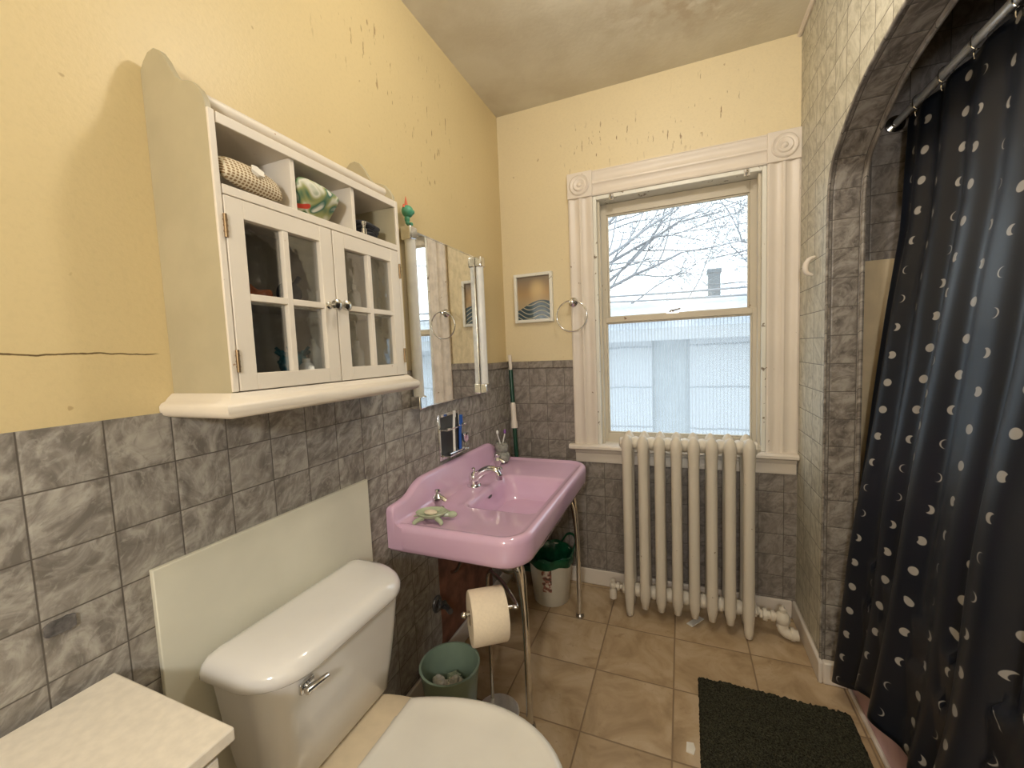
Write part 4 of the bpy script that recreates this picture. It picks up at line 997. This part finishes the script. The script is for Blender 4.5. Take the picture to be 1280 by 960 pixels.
ball(bm, (x0 + .095, 0, z - .005), .032, (1, 1, 1.1)); lathe(bm, [(.020, z - .05), (.026, z - .048), (.026, z - .030), (.02, z - .02)], (x0 + .095, 0, 0), 'Z', 8)
lathe(bm, [(.012, z + .02), (.016, z + .03), (.016, z + .042), (.006, z + .05), (.006, z + .055)], (x0 + .095, 0, 0), 'Z', 8)
tube(bm, spline([(x0 + .095, 0, z - .045), (x0 + .10, -.005, .045), (x0 + .12, -.01, .035), (x0 + .155, -.01, .035)], 4), .024, 12)
lathe(bm, [(.030, x0 + .125), (.030, x0 + .14)], (0, -.01, .036), 'X', 10)
obj('valve', bm, M['rad'], ra)
bm = NB(); x1 = xs[0] - .045
lathe(bm, [(.012, x1 + .004), (.012, x1 - .012), (.022, x1 - .014), (.022, x1 - .026), (.012, x1 - .028), (.012, x1 - .042)], (0, 0, .118), 'X', 8)
ball(bm, (x1 - .048, 0, .118), .018); lathe(bm, [(.012, .045), (.019, .05), (.020, .09), (.014, .105)], (x1 - .048, 0, 0), 'Z', 12); lathe(bm, [(.006, .13), (.012, .135), (.012, .15), (0, .152)], (x1 - .048, 0, 0), 'Z', 8)
obj('bleed_valve', bm, M['rad'], ra)

# ------------------------------------------------------------------ floor items
bm = NB(); nx, ny = 90, 120; mw_, ml_ = .515, .80
rnd = random.Random(3)
grid = [[bm.verts.new((-mw_ / 2 + mw_ * i / nx + rnd.uniform(-.0015, .0015), -ml_ / 2 + ml_ * j / ny + rnd.uniform(-.0015, .0015), (.014 + rnd.uniform(-.005, .006)) if 0 < i < nx and 0 < j < ny else .001)) for j in range(ny + 1)] for i in range(nx + 1)]
for i in range(nx):
    for j in range(ny): bm.faces.new((grid[i][j], grid[i + 1][j], grid[i + 1][j + 1], grid[i][j + 1]))
bt = [grid[i][0] for i in range(nx + 1)] + [grid[nx][j] for j in range(1, ny + 1)] + [grid[i][ny] for i in range(nx - 1, -1, -1)] + [grid[0][j] for j in range(ny - 1, 0, -1)]
bm.faces.new(bt)
o = obj('bath_mat', bm, M['mat'], loc=(1.305, 1.375, 0), angle=180); tag(o, 'dark olive shag bath mat in front of the tub', 'bath mat'); o.rotation_euler = (0, 0, radians(-.8))
bm = NB(); prism(bm, [(-.014, -.02), (.01, -.024), (.016, .0), (.010, .022), (-.012, .018)], 'XY', 0, .003); o = obj('paper_scrap', bm, M['tissue'], loc=(1.018, 1.44, .0005)); tag(o, 'small white paper scrap beside the bath mat', 'scrap')
bm = NB(); box(bm, -.016, .016, -.05, .05, 0, .004); o = obj('plastic_card', bm, M['plastic'], loc=(1.055, 2.16, .001), bevel=.001); o.rotation_euler = (0, 0, radians(-35)); tag(o, 'pale plastic strip lying under the radiator', 'card')

# ------------------------------------------------------------------ tub, rod, curtain
tub = thing('bathtub', 'pink bathtub behind the moon print curtain', 'bathtub', (1.99, 1.27, 0))
bm = NB(); U0, U1, V0, V1 = 1.640, 2.375, .352, 2.05
rings = [rrect(U0, U1, V0, V1, .01, 0, 8), rrect(U0, U1, V0, V1, .01, .36, 8), rrect(U0 - .006, U1, V0, V1, .012, .37, 8), rrect(U0 - .006, U1, V0, V1, .012, .392, 8), rrect(U0 + .004, U1, V0, V1, .014, .40, 8), rrect(U0 + .06, U1 - .06, V0 + .08, V1 - .09, .14, .40, 8), rrect(U0 + .075, U1 - .075, V0 + .10, V1 - .11, .14, .38, 8), rrect(U0 + .11, U1 - .11, V0 + .16, V1 - .20, .12, .12, 8), rrect(U0 + .18, U1 - .18, V0 + .25, V1 - .30, .1, .09, 8)]
loft(bm, rings); o = obj('tub_shell', bm, M['pinktub'], tub); o.matrix_parent_inverse = Matrix.Translation((-1.99, -1.27, 0))
bm = NB(); box(bm, 1.612, U0 + .001, .360, 1.930, 0, .385); o = obj('apron', bm, M['pinktub'], tub, bevel=.012); o.matrix_parent_inverse = Matrix.Translation((-1.99, -1.27, 0))
bm = NB(); tube(bm, [(1.606, .37, .007), (1.606, 1.90, .007)], .008, 8); o = obj('caulk_strip', bm, M['trim'], tub); o.matrix_parent_inverse = Matrix.Translation((-1.99, -1.27, 0))
RX, RZ2 = 1.752, 2.185
rod = thing('shower_rod', 'chrome shower curtain rod across the bath alcove', 'curtain rod', (RX, 1.2025, RZ2))
bm = NB(); tube(bm, [(0, -.850, 0), (0, .850, 0)], .0125, 18); obj('rod_tube', bm, M['rod'], rod)
for s_ in (-1, 1):
    bm = NB(); lathe(bm, [(.0, 0), (.032, 0), (.030, .006), (.016, .012), (.0135, .02)], (0, 0, 0), 'Y', 24)
    for v in bm.verts: v.co.y = s_ * (.8545 - v.co.y)
    obj('flange', bm, M['chrome'], rod)
cur = thing('shower_curtain', 'dark navy shower curtain printed with white moon phases', 'curtain', (RX, 1.2, RZ2))
KZ = [(2.16, 1.745), (2.136, 1.742), (1.764, 1.728), (1.512, 1.699), (1.149, 1.662), (.805, 1.632), (.449, 1.604), (.174, 1.576), (-.02, 1.566)]
def edge_x(z):
    for (a, xa), (b, xb) in zip(KZ, KZ[1:]):
        if a >= z >= b: return xa + (xb - xa) * (a - z) / (a - b)
    return KZ[-1][1] if z < 0 else KZ[0][1]
NS, NZ = 420, 90; bm = NB(); lay = bm.loops.layers.uv.verify()
ya, yb = 1.93, .40
V_ = []; 
def fold(s, t):
    # s metres along rod from the far end, t 0 top .. 1 bottom
    ph = 2 * pi * s / .152 + .5 * sin(5 * s)
    k = .40 + .60 * t
    w = sin(ph) * .017 * k * (1 + .3 * sin(9 * s)) + sin(ph * .5 + 1.3 + 1.6 * t) * .014 * t + sin(ph * 1.9 + 3 * t) * .004 * t
    w += .008 * t * sin(14 * t + 8 * s) * sin(5 * s + 1)
    return w
rows = []
for j in range(NZ + 1):
    t = j / NZ; row = []; u = 0; pp_ = None
    for i in range(NS + 1):
        s = (ya - yb) * i / NS; y = ya - s
        y -= .010 * t * sin(2 * pi * s / .152 + 1.2)
        zt = 2.150 - .012 * (1 - abs(cos(pi * s / .152)))
        q = min(1, max(0, (s - .02) / .33)); q = q * q * (3 - 2 * q)
        zb_ = .035 + .17 * q + .012 * sin(11 * s)
        z = zt + (zb_ - zt) * t
        ex = edge_x(z); amp = fold(s, t) * min(1, .35 + s / .15)
        lim = 0 if z > .45 else 0
        x = ex + amp - .012 * t
        if z < .47: x = min(x, 1.596)
        if z < .60: x = min(x, 1.606)
        P = Vector((x, y, z))
        if pp_ is not None: u += (P - pp_).length
        pp_ = P; row.append((bm.verts.new(P - Vector((RX, 1.2, RZ2))), u * .92, z))
    rows.append(row)
for a, b in zip(rows, rows[1:]):
    for i in range(NS):
        q = (a[i], a[i + 1], b[i + 1], b[i]); f = bm.faces.new([k[0] for k in q])
        for l, k in zip(f.loops, q): l[lay].uv = (k[1], k[2])
me = bpy.data.meshes.new('curtain_cloth'); bm.to_mesh(me); bm.free(); me.materials.append(M['curtain']); me.polygons.foreach_set('use_smooth', [True] * len(me.polygons))
cl = bpy.data.objects.new('curtain_cloth', me); COL.objects.link(cl); cl.parent = cur
so = cl.modifiers.new('thick', 'SOLIDIFY'); so.thickness = .0012; so.offset = 0
for k in range(10):
    y = 1.885 - .152 * k; bm = NB()
    pts = [(.0, 0, .0) for _ in range(0)]
    pts = [(RX + .017 * cos(a), y, RZ2 + .017 * sin(a) + (-.012 if sin(a) < -.2 else 0)) for a in [2 * pi * j / 24 for j in range(25)]]; tube(bm, pts, .0018, 6, caps=False)
    tube(bm, spline([(RX - .004, y, RZ2 - .028), (RX - .010, y, RZ2 - .036), (RX - .006, y + .004, RZ2 - .05), (RX + .002, y, RZ2 - .044)], 4), .0018, 6)
    o = obj('curtain_ring', bm, M['chrome']); tag(o, 'thin metal hook ring holding navy curtain on the rod', 'curtain ring', 'rings along the shower rod')

# ------------------------------------------------------------------ ceiling lamp and added fill light
LP = Vector((.97, 1.14, 2.60))
lamp = thing('ceiling_light', 'flush ceiling lamp with a bare warm bulb', 'ceiling light', (LP.x, LP.y, H))
bm = NB(); lathe(bm, [(.075, 0), (.075, -.010), (.05, -.022), (.026, -.03), (0, -.03)], (0, 0, 0), 'Z', 28); obj('lamp_base', bm, M['binw'], lamp)
bm = NB(); lathe(bm, [(.014, -.031), (.018, -.045), (.032, -.065), (.034, -.082), (.026, -.098), (.012, -.105), (0, -.106)], (0, 0, 0), 'Z', 24); bulb = obj('bulb', bm, lit('bulb_glow', (1, .80, .55), 12), lamp)
ld = bpy.data.lights.new('bulb_light', 'POINT'); ld.energy = 18; ld.color = (1, .95, .87); ld.shadow_soft_size = .06
lo_ = bpy.data.objects.new('bulb_light', ld); COL.objects.link(lo_); lo_.location = (LP.x, LP.y, 2.605)
lamp['label'] = 'ceiling lamp with a bare warm bulb above the sink and toilet'
sc = thing('fill_light', 'round globe fill light added behind the camera', 'fill light', (1.02, Y0, 1.75))  # added fixture with no known source, brightens the lower room
bm = NB(); lathe(bm, [(0, 0), (.055, 0), (.052, .012), (.030, .022), (.022, .05), (.030, .062), (0, .062)], (0, 0, 0), 'Y', 28); obj('back_plate', bm, M['chrome'], sc)
bm = NB(); ball(bm, (0, .12, 0), .075, seg=28); obj('globe', bm, lit('fill_globe_glow', (1, .86, .68), 4), sc)
l2 = bpy.data.lights.new('fill_globe_light', 'POINT'); l2.energy = 48; l2.color = (.97, .98, 1); l2.shadow_soft_size = .09  # point light of the added globe
lo2 = bpy.data.objects.new('fill_globe_light', l2); COL.objects.link(lo2); lo2.location = (1.02, Y0 + .22, 1.75)

# ------------------------------------------------------------------ world, camera
w = bpy.data.worlds.new('overcast'); S.world = w; w.use_nodes = True
bg = w.node_tree.nodes['Background']; bg.inputs[0].default_value = (.86, .94, 1, 1); bg.inputs[1].default_value = 3.4

cam = bpy.data.cameras.new('camera'); co = bpy.data.objects.new('camera', cam); COL.objects.link(co)
yaw, pit, rol, F = -.390970453, -.0762534455, -.0411780415, 515.196921
ca, sa, cb, sb = cos(yaw), sin(yaw), cos(pit), sin(pit)
fwd = Vector((sa * cb, ca * cb, sb)); r0 = Vector((ca, -sa, 0)); u0 = r0.cross(fwd)
r_ = cos(rol) * r0 + sin(rol) * u0; u_ = -sin(rol) * r0 + cos(rol) * u0
mx = Matrix((r_, u_, -fwd)).transposed().to_4x4(); mx.translation = (1, 0, 1.39); co.matrix_world = mx
cam.sensor_fit = 'HORIZONTAL'; cam.sensor_width = 36; cam.lens = F / 1280 * 36; cam.clip_start = .02
S.camera = co
S.view_settings.view_transform = 'Standard'; S.view_settings.look = 'None'; S.view_settings.gamma = 1; S.view_settings.exposure = 0.1
try: S.view_settings.use_curve_mapping = False
except Exception: pass
